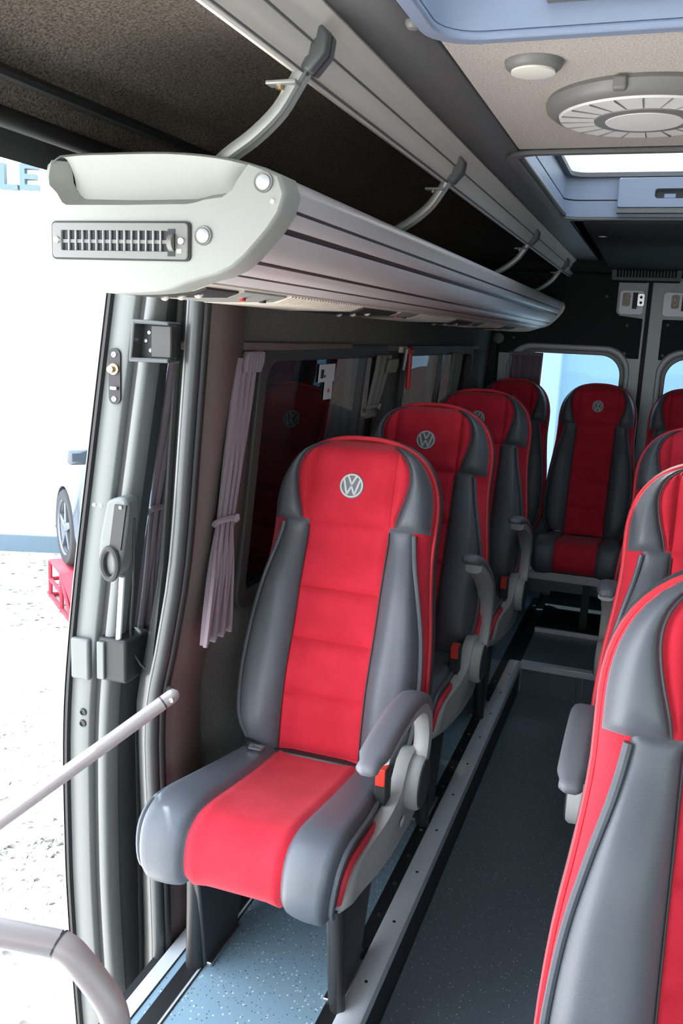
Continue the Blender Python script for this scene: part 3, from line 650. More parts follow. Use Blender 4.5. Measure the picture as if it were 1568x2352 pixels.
WI = [(0.60, 0.125), (0.65, 0.136), (0.70, 0.150), (0.745, 0.157), (0.78, 0.152), (0.81, 0.134), (0.832, 0.105), (0.85, 0.08)]
def wi(t): return min(sinterp(WI, t), wb(t) * 0.97)
BO = [(0.0, 0.98), (0.2, 0.985), (0.35, 0.97), (0.45, 0.94), (0.55, 0.875), (0.64, 0.815)]
def bo(t): return sinterp(BO, t) * wb(t) - 0.004
SW = 0.113
def cush(s):
    """cushion path: distance from the back -> (y, z, normal)"""
    pts = CUSH
    return along([(p[0], p[1], 0) for p in pts], s)
CUSH = spline([(0.035, 0.445), (-0.06, 0.452), (-0.16, 0.463), (-0.28, 0.481), (-0.38, 0.497), (-0.44, 0.498), (-0.482, 0.475), (-0.497, 0.43), (-0.494, 0.39), (-0.47, 0.362)], 4)
CL = [0.0]
for a_, b_ in zip(CUSH, CUSH[1:]): CL.append(CL[-1] + math.hypot(b_[0] - a_[0], b_[1] - a_[1]))
CT = CL[-1]
def cpos(s):
    s = max(0, min(CT, s))
    for i in range(len(CL) - 1):
        if s <= CL[i + 1]:
            k = (s - CL[i]) / (CL[i+1] - CL[i]); a_, b_ = CUSH[i], CUSH[i+1]
            ty, tz = b_[0] - a_[0], b_[1] - a_[1]; l = math.hypot(ty, tz)
            i0, i1 = max(0, i - 1), min(len(CUSH) - 1, i + 2)
            ty, tz = CUSH[i1][0] - CUSH[i0][0], CUSH[i1][1] - CUSH[i0][1]; l = math.hypot(ty, tz)
            return a_[0] + (b_[0] - a_[0]) * k, a_[1] + (b_[1] - a_[1]) * k, tz / l * 1.0, -ty / l
def wc(s): return sinterp([(0.0, 0.19), (0.1, 0.208), (0.25, 0.226), (0.42, 0.237), (0.52, 0.236), (CT, 0.222)], s)
def CP(x, s, h):
    y, z, ny, nz = cpos(s)
    w = wc(s); u = min(1, abs(x) / w)
    d = 0.018 * sstep(abs(x), 0.06, 0.17) - 0.024 * sstep(u, 0.88, 1.02) ** 1.2 + h
    k = sstep(s, 0.0, 0.05)
    return (x, y + ny * d, z + nz * d)
def cush_patch(name, xl, xr, m, par, s0=0.0, s1=CT, nu=14, nv=44):
    def fn(a, b):
        a = ends(a); s = s0 + (s1 - s0) * b; l, r = xl(s), xr(s); x = l + (r - l) * a
        dist = min(x - l, r - x)
        h = 0.006 - 0.010 * math.exp(-(max(dist, 0) / 0.0075) ** 2)
        return CP(x, s, h)
    return MB().grid(fn, nu, nv).build(name, m, par, smooth=60)

def make_seat(side, arm=True, arm_rot=0.0, legs=True):
    """side=+1: armrest at +x. Local origin on the floor below the back/cushion joint, seat faces -y."""
    t = empty('passenger_seat')
    # backrest body (red), front and back grids joined
    nu, nv = 28, 36
    cm = MB(); V = []
    def row(fn): return [fn(i / nu, j / nv) for j in range(nv + 1) for i in range(nu + 1)]
    ts = lambda b: -0.05 + (LT + 0.05 - 0.0008) * (1 - (1 - b) ** 1.6)
    fr_ = row(lambda a, b: BP((2*a - 1) * wb(ts(b)), ts(b), dfn((2*a - 1) * wb(ts(b)), ts(b)) - 0.004))
    bk_ = row(lambda a, b: BP((2*a - 1) * wb(ts(b)) * 0.99, ts(b) * 0.998, -0.060))
    W_ = nu + 1; o = len(fr_); F = []
    for j in range(nv):
        for i in range(nu):
            F.append((j*W_+i, j*W_+i+1, (j+1)*W_+i+1, (j+1)*W_+i)); F.append((o+j*W_+i, o+(j+1)*W_+i, o+(j+1)*W_+i+1, o+j*W_+i+1))
        F.append((j*W_, (j+1)*W_, o+(j+1)*W_, o+j*W_)); F.append((j*W_+nu, o+j*W_+nu, o+(j+1)*W_+nu, (j+1)*W_+nu))
    for i in range(nu): F.append((i, o+i, o+i+1, i+1)); F.append((nv*W_+i, nv*W_+i+1, o+nv*W_+i+1, o+nv*W_+i))
    back = cm.add(fr_ + bk_, F).build('backrest', 'red_fabric', t, smooth=55)
    # grey back shell
    def ol(k, tt): return [(-wb(b) * k, b) for b in tt] + [(wb(b) * k, b) for b in tt[::-1]]
    tt = [-0.03 + (LT + 0.03 - 0.0005) * (1 - (1 - i / 30) ** 2) for i in range(31)]
    out = ol(1.0, tt); n_ = len(out); vv, f2 = [], []
    for d, g in ((-0.044, 0.003), (-0.050, 0.009), (-0.072, 0.010), (-0.092, 0.0), (-0.100, -0.03)):
        for (x, b) in out:
            k = 1 + g / max(abs(x), 0.1) if x else 1
            vv.append(BP(x * k, b + g * sstep(b, 0.7, LT), d))
    for r in range(4):
        for i in range(n_): f2.append((r*n_ + i, r*n_ + (i+1) % n_, (r+1)*n_ + (i+1) % n_, (r+1)*n_ + i))
    f2.append(tuple(range(4*n_, 5*n_)))
    sh = MB().add(vv, f2).build('back_shell', 'seat_shell', t, smooth=60)
    pts = [BP(x * 1.012, b, -0.036) for x, b in out]
    MB().tube(pts, 0.0062, 8).build('piping', 'red_piping', back)
    # padded panels
    for t0, t1 in ((0.012, 0.156), (0.156, 0.307), (0.307, 0.445), (0.445, 0.622)):
        back_patch('back_panel', t0, t1, lambda q: -SW, lambda q: SW, 'red_fabric', t, nv=10)
    head = back_patch('head_panel', 0.622, 0.852, lambda q: -min(SW, wb(q) * 0.9), lambda q: min(SW, wb(q) * 0.9), 'red_fabric', t, groove=0.0085)
    for s in (-1, 1):
        if s > 0:
            back_patch('side_bolster', 0.0, 0.625, lambda q: SW, bo, 'grey_leather', t, nv=30)
            back_patch('headrest_wing', 0.618, 0.853, wi, lambda q: wb(q) * 0.985, 'grey_leather', t, lift=0.009, groove=0.012)
            back_patch('headrest_gusset', 0.622, 0.836, lambda q: min(SW, wi(q) - 0.002), wi, 'red_fabric', t, nu=8)
        else:
            back_patch('side_bolster', 0.0, 0.625, lambda q: -bo(q), lambda q: -SW, 'grey_leather', t, nv=30)
            back_patch('headrest_wing', 0.618, 0.853, lambda q: -wb(q) * 0.985, lambda q: -wi(q), 'grey_leather', t, lift=0.009, groove=0.012)
            back_patch('headrest_gusset', 0.622, 0.836, lambda q: -wi(q), lambda q: -min(SW, wi(q) - 0.002), 'red_fabric', t, nu=8)
        MB().tube([BP(s * (bo(q) + 0.002), q, dfn(bo(q), q) + 0.001) for q in [0.01 + 0.60 * i / 30 for i in range(31)]], 0.0065, 8).build('bolster_piping', 'grey_leather', back)
        MB().tube([BP(s * wi(q), q, dfn(wi(q), q) + 0.006) for q in [0.625 + 0.215 * i / 20 for i in range(21)]], 0.0022, 6).build('wing_seam', 'seat_shell', back)
        MB().tube([BP(s * (SW + (0.0)), q, dfn(SW, q) + 0.0005) for q in [0.01 + 0.60 * i / 24 for i in range(25)]], 0.002, 6).build('stitch_seam', 'print_black', back)
    # emblem on the headrest
    tE = 0.722; dE = dfn(0, tE) + 0.0085
    def EM(mb): return mb.map(lambda x, y, z: BP(x, tE + z, dE - y))
    em = EM(MB().prism(circ(0, 0, 0.0335, 36), -0.002, 0.006)).build('emblem', 'emblem_grey', t)
    eb = MB().ring(circ(0, 0, 0.0315, 36), circ(0, 0, 0.0275, 36), -0.004, 0.0)
    def bar(p, q, w=0.0026):
        dx, dz = q[0] - p[0], q[1] - p[1]; l = math.hypot(dx, dz); nx, nz = -dz / l * w, dx / l * w
        eb.prism([(p[0] + nx, p[1] + nz), (q[0] + nx, q[1] + nz), (q[0] - nx, q[1] - nz), (p[0] - nx, p[1] - nz)], -0.0038, 0.0)
    bar((-0.0115, 0.0265), (0.0, 0.003)); bar((0.0115, 0.0265), (0.0, 0.003))
    bar((-0.0225, 0.0175), (-0.0105, -0.0235)); bar((-0.0105, -0.0235), (0.0, -0.001)); bar((0.0225, 0.0175), (0.0105, -0.0235)); bar((0.0105, -0.0235), (0.0, -0.001))
    EM(eb).build('emblem_letters', 'emblem_silver', em, smooth=20)
    # cushion
    cc = MB(); nu2, nv2 = 20, 44
    top = [CP((2*i/nu2 - 1) * wc(CT*j/nv2), CT*j/nv2, -0.005) for j in range(nv2+1) for i in range(nu2+1)]
    bot = []
    for j in range(nv2 + 1):
        y, z, ny, nz = cpos(CT * j / nv2)
        for i in range(nu2 + 1): bot.append(((2*i/nu2 - 1) * wc(CT*j/nv2) * 0.96, max(y, -0.47), 0.372))
    W2_ = nu2 + 1; o = len(top); F = []
    for j in range(nv2):
        for i in range(nu2):
            F.append((j*W2_+i, (j+1)*W2_+i, (j+1)*W2_+i+1, j*W2_+i+1)); F.append((o+j*W2_+i, o+j*W2_+i+1, o+(j+1)*W2_+i+1, o+(j+1)*W2_+i))
        F.append((j*W2_, o+j*W2_, o+(j+1)*W2_, (j+1)*W2_)); F.append((j*W2_+nu2, (j+1)*W2_+nu2, o+(j+1)*W2_+nu2, o+j*W2_+nu2))
    cu = cc.add(top + bot, F).build('cushion', 'seat_shell', t, smooth=55)
    cush_patch('seat_panel', lambda s: -SW, lambda s: SW, 'red_fabric', t, 0.03)
    cush_patch('seat_bolster', lambda s: SW, lambda s: wc(s) * 0.985, 'grey_leather', t, 0.01)
    cush_patch('seat_bolster', lambda s: -wc(s) * 0.985, lambda s: -SW, 'grey_leather', t, 0.01)
    for s in (-1, 1):
        MB().tube([CP(s * wc(CT * i / 40) * 0.985, CT * i / 40, 0.003) for i in range(41)], 0.0065, 8).build('bolster_piping', 'grey_leather', cu)
        MB().tube([(lambda p: (p[0] + s * 0.004, p[1], p[2]))(CP(s * wc(CT * i / 40) * 0.998, CT * i / 40, -0.022)) for i in range(41)], 0.0085, 8).build('piping', 'red_piping', cu)
    # frame and legs
    B((-0.185, -0.42, 0.335), (0.185, 0.06, 0.375)).build('seat_frame', 'dark_metal', t, bevel=0.006)
    B((-0.14, -0.02, 0.33), (0.14, 0.10, 0.46)).build('recliner', 'dark_metal', t, bevel=0.006)
    if legs:
        for s in (-1, 1):
            MB().tube([(s * 0.176, -0.335, 0.345), (s * 0.182, -0.322, 0.18), (s * 0.188, -0.312, 0.002)], 0.021, 14, rz=0.017).build('leg', 'dark_metal', t)
            MB().prism([(-0.36, 0.335), (-0.335, 0.20), (-0.305, 0.0), (-0.13, 0.0), (-0.06, 0.2), (0.02, 0.335)], s * 0.172 - 0.012, s * 0.172 + 0.012, 'yz').build('leg_plate', 'seat_shell', t, bevel=0.005)
            B((s * 0.172 - 0.025, -0.30, 0.0), (s * 0.172 + 0.025, -0.14, 0.012)).build('foot_clamp', 'steel', t, bevel=0.003)
    else:
        for s in (-1, 1): B((s * 0.16 - 0.015, -0.22, 0.30), (s * 0.16 + 0.015, 0.02, 0.34)).build('mount', 'dark_metal', t)
    if arm:
        S = side
        # moulded side panel
        o1 = [(-0.475, 0.385), (-0.468, 0.425), (-0.40, 0.452), (-0.30, 0.455), (-0.20, 0.458), (-0.12, 0.470), (-0.085, 0.500), (-0.06, 0.525), (-0.01, 0.535), (0.055, 0.525), (0.09, 0.48), (0.10, 0.40), (0.085, 0.325), (0.03, 0.29), (-0.06, 0.292), (-0.16, 0.30), (-0.28, 0.318), (-0.40, 0.345), (-0.455, 0.362)]
        o1 = spline(o1 + [o1[0]], 2)[:-1]
        m2 = len(o1); vv = []
        for x, k in ((0.226, 1.0), (0.236, 1.0), (0.25, 0.985), (0.258, 0.94)):
            for (y, z) in o1:
                cy, cz = -0.08, 0.42
                zz2 = cz + (z - cz) * (k if z > 0.40 else k - (0.25 if x > 0.24 else 0.0) * sstep(0.40 - z, 0, 0.06))
                bulge = 0.0 if y > -0.2 else -0.010 * sstep(-0.2 - y, 0, 0.25)
                vv.append((S * (x + bulge), cy + (y - cy) * k, zz2))
        ff = [(r*m2 + i, r*m2 + (i+1) % m2, (r+1)*m2 + (i+1) % m2, (r+1)*m2 + i) for r in range(3) for i in range(m2)]
        ff += [tuple(range(3*m2, 4*m2)), tuple(range(m2))[::-1]]
        sp_ = MB().add(vv, ff).build('side_panel', 'grey_plastic', t, smooth=50)
        HB = (S * 0.262, -0.015, 0.452)
        MB().lathe([(0.0, -0.02 * S), (0.066, -0.02 * S), (0.068, 0.018 * S), (0.062, 0.026 * S), (0.058, 0.026 * S)], HB, 'x', 32).build('hub', 'grey_plastic', t)
        MB().lathe([(0.060, 0.024 * S), (0.059, 0.029 * S), (0.052, 0.031 * S), (0, 0.0315 * S)], HB, 'x', 32).build('hub_cap', 'seat_shell', t)
        # swinging arm, its own origin at the hub
        path = spline([(0.015, 0.02), (0.052, 0.07), (0.055, 0.13), (0.018, 0.195), (-0.06, 0.240), (-0.17, 0.258), (-0.30, 0.252), (-0.425, 0.232)], 4)
        npth = len(path); frs, pads = [], []
        for i, (y, z) in enumerate(path):
            a, b = path[max(0, i-1)], path[min(npth-1, i+1)]
            ty, tz = b[0] - a[0], b[1] - a[1]; l = math.hypot(ty, tz); ny, nz = tz / l, -ty / l    # outward (back / up)
            k = i / (npth - 1)
            hw = 0.021 + 0.005 * sstep(k, 0.2, 0.5)
            frs.append(((S * 0.006, y, z), (hw / 0.024, 0, 0), (0, ny, nz)))
            if k > 0.20: pads.append(((S * 0.004, y, z), ((hw + 0.005) / 0.024, 0, 0), (0, ny, nz)))
        pa = [(-0.022, -0.024), (-0.010, -0.030), (0.010, -0.030), (0.022, -0.024), (0.024, 0.0), (0.022, 0.012), (-0.022, 0.012), (-0.024, 0.0)]
        am = MB().sweep(pa, frs[:-3]).build('armrest', 'grey_plastic', t, smooth=50)
        pp = [(-0.024, 0.002), (-0.0245, 0.012), (-0.020, 0.021), (-0.010, 0.025), (0.010, 0.025), (0.020, 0.021), (0.0245, 0.012), (0.024, 0.002), (0.018, -0.006), (-0.018, -0.006)]
        n9 = len(pads); P2 = []
        for i, (o_, A_, B_) in enumerate(pads):
            k = i / (n9 - 1); e = 1.0 if 0.08 < k < 0.93 else (0.75 if k >= 0.93 else 0.8)
            P2.append((o_, tuple(q * e for q in A_), tuple(q * e for q in B_)))
        oo, AA, BB = P2[-1]
        P2.append(((oo[0], oo[1] - 0.008, oo[2] - 0.002), tuple(q * 0.55 for q in AA), tuple(q * 0.5 for q in BB)))
        MB().sweep(pp, P2).build('arm_pad', 'arm_pad', am, smooth=55)
        am.location = HB; am.rotation_euler.x = arm_rot
        # buckle
        bk = B((S * 0.222 - 0.016, -0.178, 0.462), (S * 0.222 + 0.016, -0.135, 0.552)).build('belt_buckle', 'print_black', t, bevel=0.005)
        B((S * 0.222 - 0.012, -0.182, 0.512), (S * 0.222 + 0.012, -0.145, 0.5555)).build('release_button', 'orange_red', bk, bevel=0.002)
        MB().tube([(S * 0.222, -0.15, 0.47), (S * 0.222, -0.06, 0.41)], 0.014, 8, rz=0.003).build('buckle_strap', 'print_black', bk)
    # belt tongue on the other side
    bt = MB().tube([(-side * 0.20, 0.03, 0.45), (-side * 0.19, -0.02, 0.475), (-side * 0.165, -0.055, 0.483)], 0.016, 8, rz=0.004).build('belt_strap', 'print_black', t)
    MB().ring(rrect(-side * 0.145, -0.075, 0.040, 0.024, 0.004), rrect(-side * 0.143, -0.075, 0.020, 0.010, 0.002), 0.484, 0.488, 'xy').build('belt_tongue', 'steel', bt)
    return t

G = 'red and grey passenger seats'
def place(o, loc, sc_, label):
    o.location = loc; o.scale = sc_ if isinstance(sc_, tuple) else (sc_, sc_, sc_); tag(o, label, 'seat', G); return o
LEFT = make_seat(1, True, 0.0)
place(LEFT, (-0.730, 2.0, 0.0), 1.0, 'nearest left red and grey seat, standing alone beside the door')
s2 = place(copy_tree(LEFT), (-0.752, 2.86, 0.0), 1.03, 'second left red and grey seat, directly behind the nearest one')
s3 = place(copy_tree(LEFT), (-0.742, 3.74, 0.0), 1.04, 'third left red and grey seat, in shade before the rear row')
for s_, a_ in ((s2, -0.50), (s3, -0.36)):
    for c in s_.children:
        if c.name.startswith('armrest'): c.rotation_euler.x = a_
RIGHT = make_seat(-1, True, 0.0)
place(RIGHT, (0.192, 2.10, 0.0), 1.0, 'middle right seat with lowered grey armrest over the aisle')
r1 = place(copy_tree(RIGHT), (0.198, 0.985, 0.0), 1.0, 'right seat closest to the camera, cut off at the lower right')
r3 = place(copy_tree(RIGHT), (0.188, 3.13, 0.0), 1.0, 'right seat farthest from the camera before the rear row')
for c in r3.children:
    if c.name.startswith('armrest'): c.rotation_euler.x = -0.25
REAR = make_seat(1, False, legs=False)
place(REAR, (-0.765, 4.87, 0.06), (0.91, 1, 1), 'rear row seat in the left corner beside the side wall')
place(copy_tree(REAR), (-0.293, 4.87, 0.06), (0.91, 1, 1), 'rear row seat in front of the left rear window, facing the aisle')
place(copy_tree(REAR), (0.182, 4.87, 0.06), (0.91, 1, 1), 'rear row seat in front of the right rear door')
# sticker on the nearest side panel only
for c in LEFT.children:
    if c.name.startswith('side_panel'):
        q = MB().prism(rrect(0, 0, 0.03, 0.017, 0.002), 0.0, 0.0012, 'xz').build('panel_sticker', 'sticker', c)
        q.rotation_euler = (0, 0, PI / 2); q.location = (0.2610, -0.095, 0.385)

# ------------------------------------------------------------------ curtains
def curtain(name, label, yc, wd, z0, z1, xo, ztie, pleats=7, amp=0.010, m='curtain'):
    """yc, wd: tables over z"""
    t = thing(name, label, 'curtain', (0, 0, 0), 'window curtains')
    def fn(u, v):
        z = z0 + (z1 - z0) * v; w = sinterp(wd, z); y = sinterp(yc, z) + (u - 0.5) * w
        a = amp * (0.55 + 0.45 * min(1.0, abs(z - ztie) / 0.12))
        ph = 2 * PI * pleats * u
        return (xo(z) + a * math.sin(ph) + 0.004 * math.sin(ph * 0.5 + 9 * z), y + 0.004 * math.sin(ph * 2 + 3 * z), z)
    MB().grid(fn, pleats * 10, 44).build('cloth', m, t, solid=0.0015, offset=0)
    zt, w, y = ztie, sinterp(wd, ztie), sinterp(yc, ztie)
    MB().tube([(xo(zt) + 0.017 * math.cos(2*PI*k/20), y + (w/2 + 0.008) * math.sin(2*PI*k/20), zt + 0.012 * math.cos(2*PI*k/20 + 0.5)) for k in range(20)], 0.007, 8, closed=True).build('tieback', m, t)
    MB().tube([(xo(zt) + 0.02, y, zt + 0.004), (xo(zt) + 0.028, y + 0.006, zt + 0.016), (xo(zt) + 0.02, y + 0.012, zt + 0.002)], 0.006, 6).build('knot', m, t)
    return t
ct1 = curtain('curtain', 'mauve tied curtain at the front edge of the nearest side window', [(0.78, 1.835), (0.95, 1.862), (1.085, 1.882), (1.3, 1.93), (1.48, 1.968)], [(0.78, 0.15), (0.85, 0.14), (1.0, 0.11), (1.085, 0.085), (1.2, 0.09), (1.40, 0.10), (1.48, 0.095)], 0.80, 1.478, lambda z: -0.952, 1.085)
def ruffle(t, y, z, x, w, m='curtain'):
    def fn(u, v): return (x + 0.012 * math.sin(2 * PI * 6 * u) + 0.01 * v, y + (u - 0.5) * (w + 0.02 * (1 - abs(2 * v - 1))), z + (v - 0.5) * 0.05)
    MB().grid(fn, 48, 6).build('heading', m, t, solid=0.002)
ruffle(ct1, 1.985, 1.468, -0.945, 0.09)
mat('curtain_grey', (0.17, 0.165, 0.15), 0.9, bump=(500, 0.2))
ct2 = curtain('curtain', 'grey gathered curtain hanging between the two side windows', [(1.1, 3.06), (1.25, 3.06), (1.47, 3.10)], [(1.1, 0.14), (1.25, 0.12), (1.47, 0.16)], 1.25, 1.475, lambda z: interp([(0.8, -1.0), (1.22, -0.975), (1.38, -0.955), (1.475, -0.945)], z), 1.28, 5, 0.010, 'curtain_grey')
ruffle(ct2, 3.17, 1.435, -0.94, 0.10, 'curtain_grey')
ct3 = curtain('curtain', 'narrow grey curtain at the far end of the left wall', [(0.8, 4.20), (1.1, 4.22), (1.47, 4.33)], [(0.8, 0.18), (1.1, 0.14), (1.47, 0.20)], 0.80, 1.475, lambda z: -0.945, 1.05, 5, 0.012, 'curtain_grey')
ct4 = thing('curtain', 'mauve gathered curtain in the left rear door window', 'curtain', (-0.76, YR - 0.02, 0.7), 'window curtains')
MB().grid(lambda u, v: ((u - 0.5) * (0.17 + 0.03 * v), 0.010 * math.sin(2 * PI * 6 * u), v * 0.775), 60, 20).build('cloth', 'curtain', ct4, solid=0.0015)
MB().tube([(-0.10, -0.004, 0.772), (0.10, -0.004, 0.772)], 0.010, 8).build('heading', 'curtain', ct4)

# ------------------------------------------------------------------ hammer and window stickers
hm = thing('emergency_hammer', 'red emergency hammer hanging beside the second side window', 'hammer', (-0.935, 3.40, 1.34))
MB().tube([(0, 0.015, 0.0), (0.002, 0.012, 0.05), (0.004, 0.008, 0.14)], [0.010, 0.011, 0.010], 10).build('handle', 'red_plastic', hm)
MB().tube([(0.004, -0.02, 0.148), (0.004, 0.03, 0.148)], 0.012, 10).build('hammer_head', 'red_plastic', hm)
MB().tube([(0, -0.035, 0.155), (-0.003, -0.04, 0.12), (-0.006, -0.05, 0.075)], 0.007, 8).build('holder', 'steel', hm)
B((-0.03, -0.045, 0.14), (-0.012, 0.035, 0.165)).build('bracket', 'cream_plastic', hm, bevel=0.003)
for (y0, y1, z0, z1, lab, seed) in ((2.575, 2.715, 1.392, 1.448, 'white printed sticker at the top of the nearest side window', 1), (2.635, 2.705, 1.335, 1.392, 'smaller white sticker hanging below the printed one on the window', 2)):
    s_ = thing('window_sticker', lab, 'sticker', (xw((z0 + z1) / 2) - 0.018, (y0 + y1) / 2, z0))
    tilt = lambda x, y, z: (xw(z0 + z) - xw((z0 + z1) / 2) + x, y, z)
    B((0, y0 - (y0 + y1) / 2, 0), (0.0015, y1 - (y0 + y1) / 2, z1 - z0)).map(tilt).build('paper', 'sticker', s_)
    if seed == 1:
        MB().box((0.0012, -0.055, 0.012), (0.0022, -0.03, 0.04)).box((0.0012, -0.025, 0.014), (0.0022, -0.012, 0.022)).map(tilt).build('print', 'print_black', s_)
    else:
        MB().box((0.0012, -0.004, 0.022), (0.0022, 0.010, 0.034)).map(tilt).build('print', 'red_plastic', s_)

# ------------------------------------------------------------------ sliding door pushed back outside
XD = [(-0.45, -1.26), (-0.2, -1.278), (0.0, -1.29), (0.2, -1.297), (0.58, -1.294), (0.9, -1.262), (1.29, -1.206), (1.54, -1.169), (1.8, -1.13)]
def xd(z): return sinterp(XD, z)
sd_ = thing('sliding_door', 'open sliding side door standing behind the entrance opening', 'door', (0, 0, 0))
DY0 = 1.70
dz = [-0.40 + 2.15 * i / 40 for i in range(41)]
def dsweep(name, prof, m, zs=dz, closed=False, **k):
    return MB().sweep(prof, [((xd(z), DY0, z), (1, 0, 0), (0, 1, 0)) for z in zs], closed=closed).build(name, m, sd_, **k)
dsweep('edge_face', [(0.004, 0.02), (0.013, 0.004), (0.017, 0.0), (0.066, 0.001), (0.070, 0.004), (0.073, 0.022)], 'door_paint', smooth=60)
dsweep('edge_groove', [(0.072, 0.020), (0.090, 0.022)], 'black_rubber')
dsweep('edge_ridge', [(0.088, 0.024), (0.092, 0.008), (0.096, 0.004), (0.110, 0.006), (0.117, 0.012), (0.122, 0.05)], 'door_paint', smooth=60)
dsweep('skin_flange', [(-0.004, 0.0), (-0.001, -0.010), (0.003, -0.012), (0.006, 0.0)], 'body_paint', smooth=60)
dsweep('edge_seal', [(0.004, 0.0), (0.006, -0.010), (0.013, -0.010), (0.016, 0.002)], 'black_rubber', smooth=60)
zlo = [z for z in dz if z <= 0.76]; zhi = [z for z in dz if z >= 1.45]; zmi = [z for z in dz if 0.70 <= z <= 1.51]
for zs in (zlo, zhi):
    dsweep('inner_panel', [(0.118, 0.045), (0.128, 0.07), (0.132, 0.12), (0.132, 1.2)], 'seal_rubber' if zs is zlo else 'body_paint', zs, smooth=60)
    dsweep('outer_skin', [(-0.002, 0.0), (-0.004, 1.2)], 'body_paint', zs)
dsweep('window_stile', [(0.118, 0.045), (0.120, 0.09), (0.095, 0.10), (0.05, 0.10)], 'seal_rubber', zmi, smooth=60)
dsweep('outer_skin', [(-0.002, 0.0), (-0.002, 0.11), (0.05, 0.11)], 'body_paint', zmi)
dsweep('door_window', [(0.035, 0.10), (0.035, 1.2)], 'tinted_glass', zmi)
dsweep('rear_edge', [(-0.002, 1.2), (0.132, 1.2)], 'body_paint')
# latch striker plate, screws, blocks and handle on the leading edge
la = MB().prism(rrect(0, 0, 0.030, 0.125, 0.015), -0.004, 0.001, 'xz').build('latch_plate', 'black_rubber', sd_)
la.location = (xd(1.43) + 0.044, DY0 - 0.001, 1.43)
for z in (0.048, -0.05):
    MB().lathe([(0.0075, -0.004), (0.006, -0.007), (0.003, -0.0075), (0.0028, -0.005), (0, -0.005)], (0, 0, z), 'y', 16).build('screw', 'steel', la)
MB().lathe([(0.013, -0.004), (0.0125, -0.009), (0.008, -0.010), (0.0078, -0.022), (0, -0.024)], (0, 0, 0.016), 'y', 18).build('locating_pin', 'brass', la)
B((-0.008, -0.012, -0.03), (0.010, -0.004, -0.022)).build('catch', 'steel', la, bevel=0.002)
for z, a in ((0.605, 0.052), (0.575, 0.052)):
    MB().lathe([(0.010, 0.0), (0.009, -0.004), (0.006, -0.005), (0.0055, -0.002), (0, -0.002)], (xd(z) + a, DY0 + 0.001, z), 'y', 16).build('screw', 'dark_metal', sd_)
for a in (0.028, 0.046):
    MB().lathe([(0.005, 0.0), (0.004, -0.003), (0, -0.003)], (xd(1.13) + a, DY0 + 0.001, 1.13), 'y', 12).build('screw', 'aluminium', sd_)
B((xd(0.75) + 0.014, DY0 - 0.014, 0.695), (xd(0.75) + 0.066, DY0 + 0.004, 0.80)).build('edge_buffer', 'door_paint', sd_, bevel=0.006)
B((xd(0.75) + 0.085, DY0 - 0.004, 0.70), (xd(0.75) + 0.165, DY0 + 0.10, 0.81)).build('guide_block', 'black_rubber', sd_, bevel=0.008)
B((xd(0.75) + 0.087, DY0 - 0.012, 0.705), (xd(0.75) + 0.108, DY0 + 0.0, 0.80)).build('guide_face', 'door_paint', sd_, bevel=0.003)
hx = xd(1.04)
hd_ = MB().prism(spline([(0.078, 0.10), (0.12, 0.115), (0.135, 0.10), (0.138, 0.0), (0.13, -0.07), (0.10, -0.082), (0.082, -0.07), (0.072, 0.0), (0.078, 0.10)], 3)[:-1], DY0 - 0.030, DY0 + 0.02, 'xz').map(lambda x, y, z: (xd(1.05 + z) + x, y, 1.05 + z)).build('handle_housing', 'door_paint', sd_, bevel=0.008)
B((0.104, -0.034, -0.01), (0.134, -0.028, 0.095)).map(lambda x, y, z: (xd(1.05 + z) + x, DY0 + y, 1.05 + z)).build('handle_plate', 'print_black', hd_)
MB().tube([(xd(1.0) + 0.113 + 0.020 * math.cos(a), DY0 - 0.036, 1.005 + 0.036 * math.sin(a)) for a in [2 * PI * k / 24 for k in range(24)]], 0.0075, 8, closed=True).build('handle_ring', 'print_black', hd_)
MB().lathe([(0.004, 0), (0.004, -0.004), (0, -0.004)], (xd(1.12) + 0.125, DY0 - 0.034, 1.14), 'y', 8).build('screw', 'steel', hd_)
MB().tube([(xd(0.95) + 0.135, DY0 - 0.01, 0.97), (xd(0.9) + 0.132, DY0 - 0.005, 0.88), (xd(0.8) + 0.128, DY0 + 0.01, 0.79)], 0.007, 8).build('lock_rod', 'aluminium', sd_)
MB().tube(spline([(xd(1.1) + 0.140, DY0 + 0.0, 1.11), (xd(0.95) + 0.146, DY0 + 0.02, 0.95), (xd(0.8) + 0.15, DY0 + 0.03, 0.80), (xd(0.7) + 0.175, DY0 + 0.04, 0.745), (xd(0.7) + 0.2, DY0 + 0.05, 0.72)], 4), 0.003, 6).build('cable', 'dark_metal', sd_)
dc = curtain('curtain', 'dark mauve tied curtain inside the sliding door window', [(0.74, 1.885), (1.1, 1.865), (1.46, 1.885)], [(0.74, 0.15), (1.1, 0.10), (1.46, 0.16)], 0.74, 1.465, lambda z: xd(z) + 0.112, 1.10, 7, 0.010)
# roller bracket on the door pillar
bkt = thing('roller_bracket', 'black metal guide bracket at the top of the door pillar', 'bracket', (-1.028, 1.672, 1.512))
MB().prism([(-0.048, -0.045), (-0.040, 0.045), (0.05, 0.042), (0.05, 0.034), (-0.032, 0.036), (-0.040, -0.036), (0.05, -0.034), (0.05, -0.044)], -0.022, 0.03).build('channel', 'seal_rubber', bkt, bevel=0.003)
B((-0.04, 0.012, -0.038), (0.05, 0.03, 0.038)).build('back_plate', 'black_rubber', bkt)
B((0.0, -0.012, -0.036), (0.052, 0.014, 0.036)).build('roller_block', 'dark_metal', bkt, bevel=0.004)
for x, z in ((-0.016, 0.018), (-0.024, 0.0), (-0.012, -0.02)):
    MB().lathe([(0.005, 0), (0.004, -0.003), (0, -0.003)], (x, 0.012, z), 'y', 10).build('rivet', 'steel', bkt)

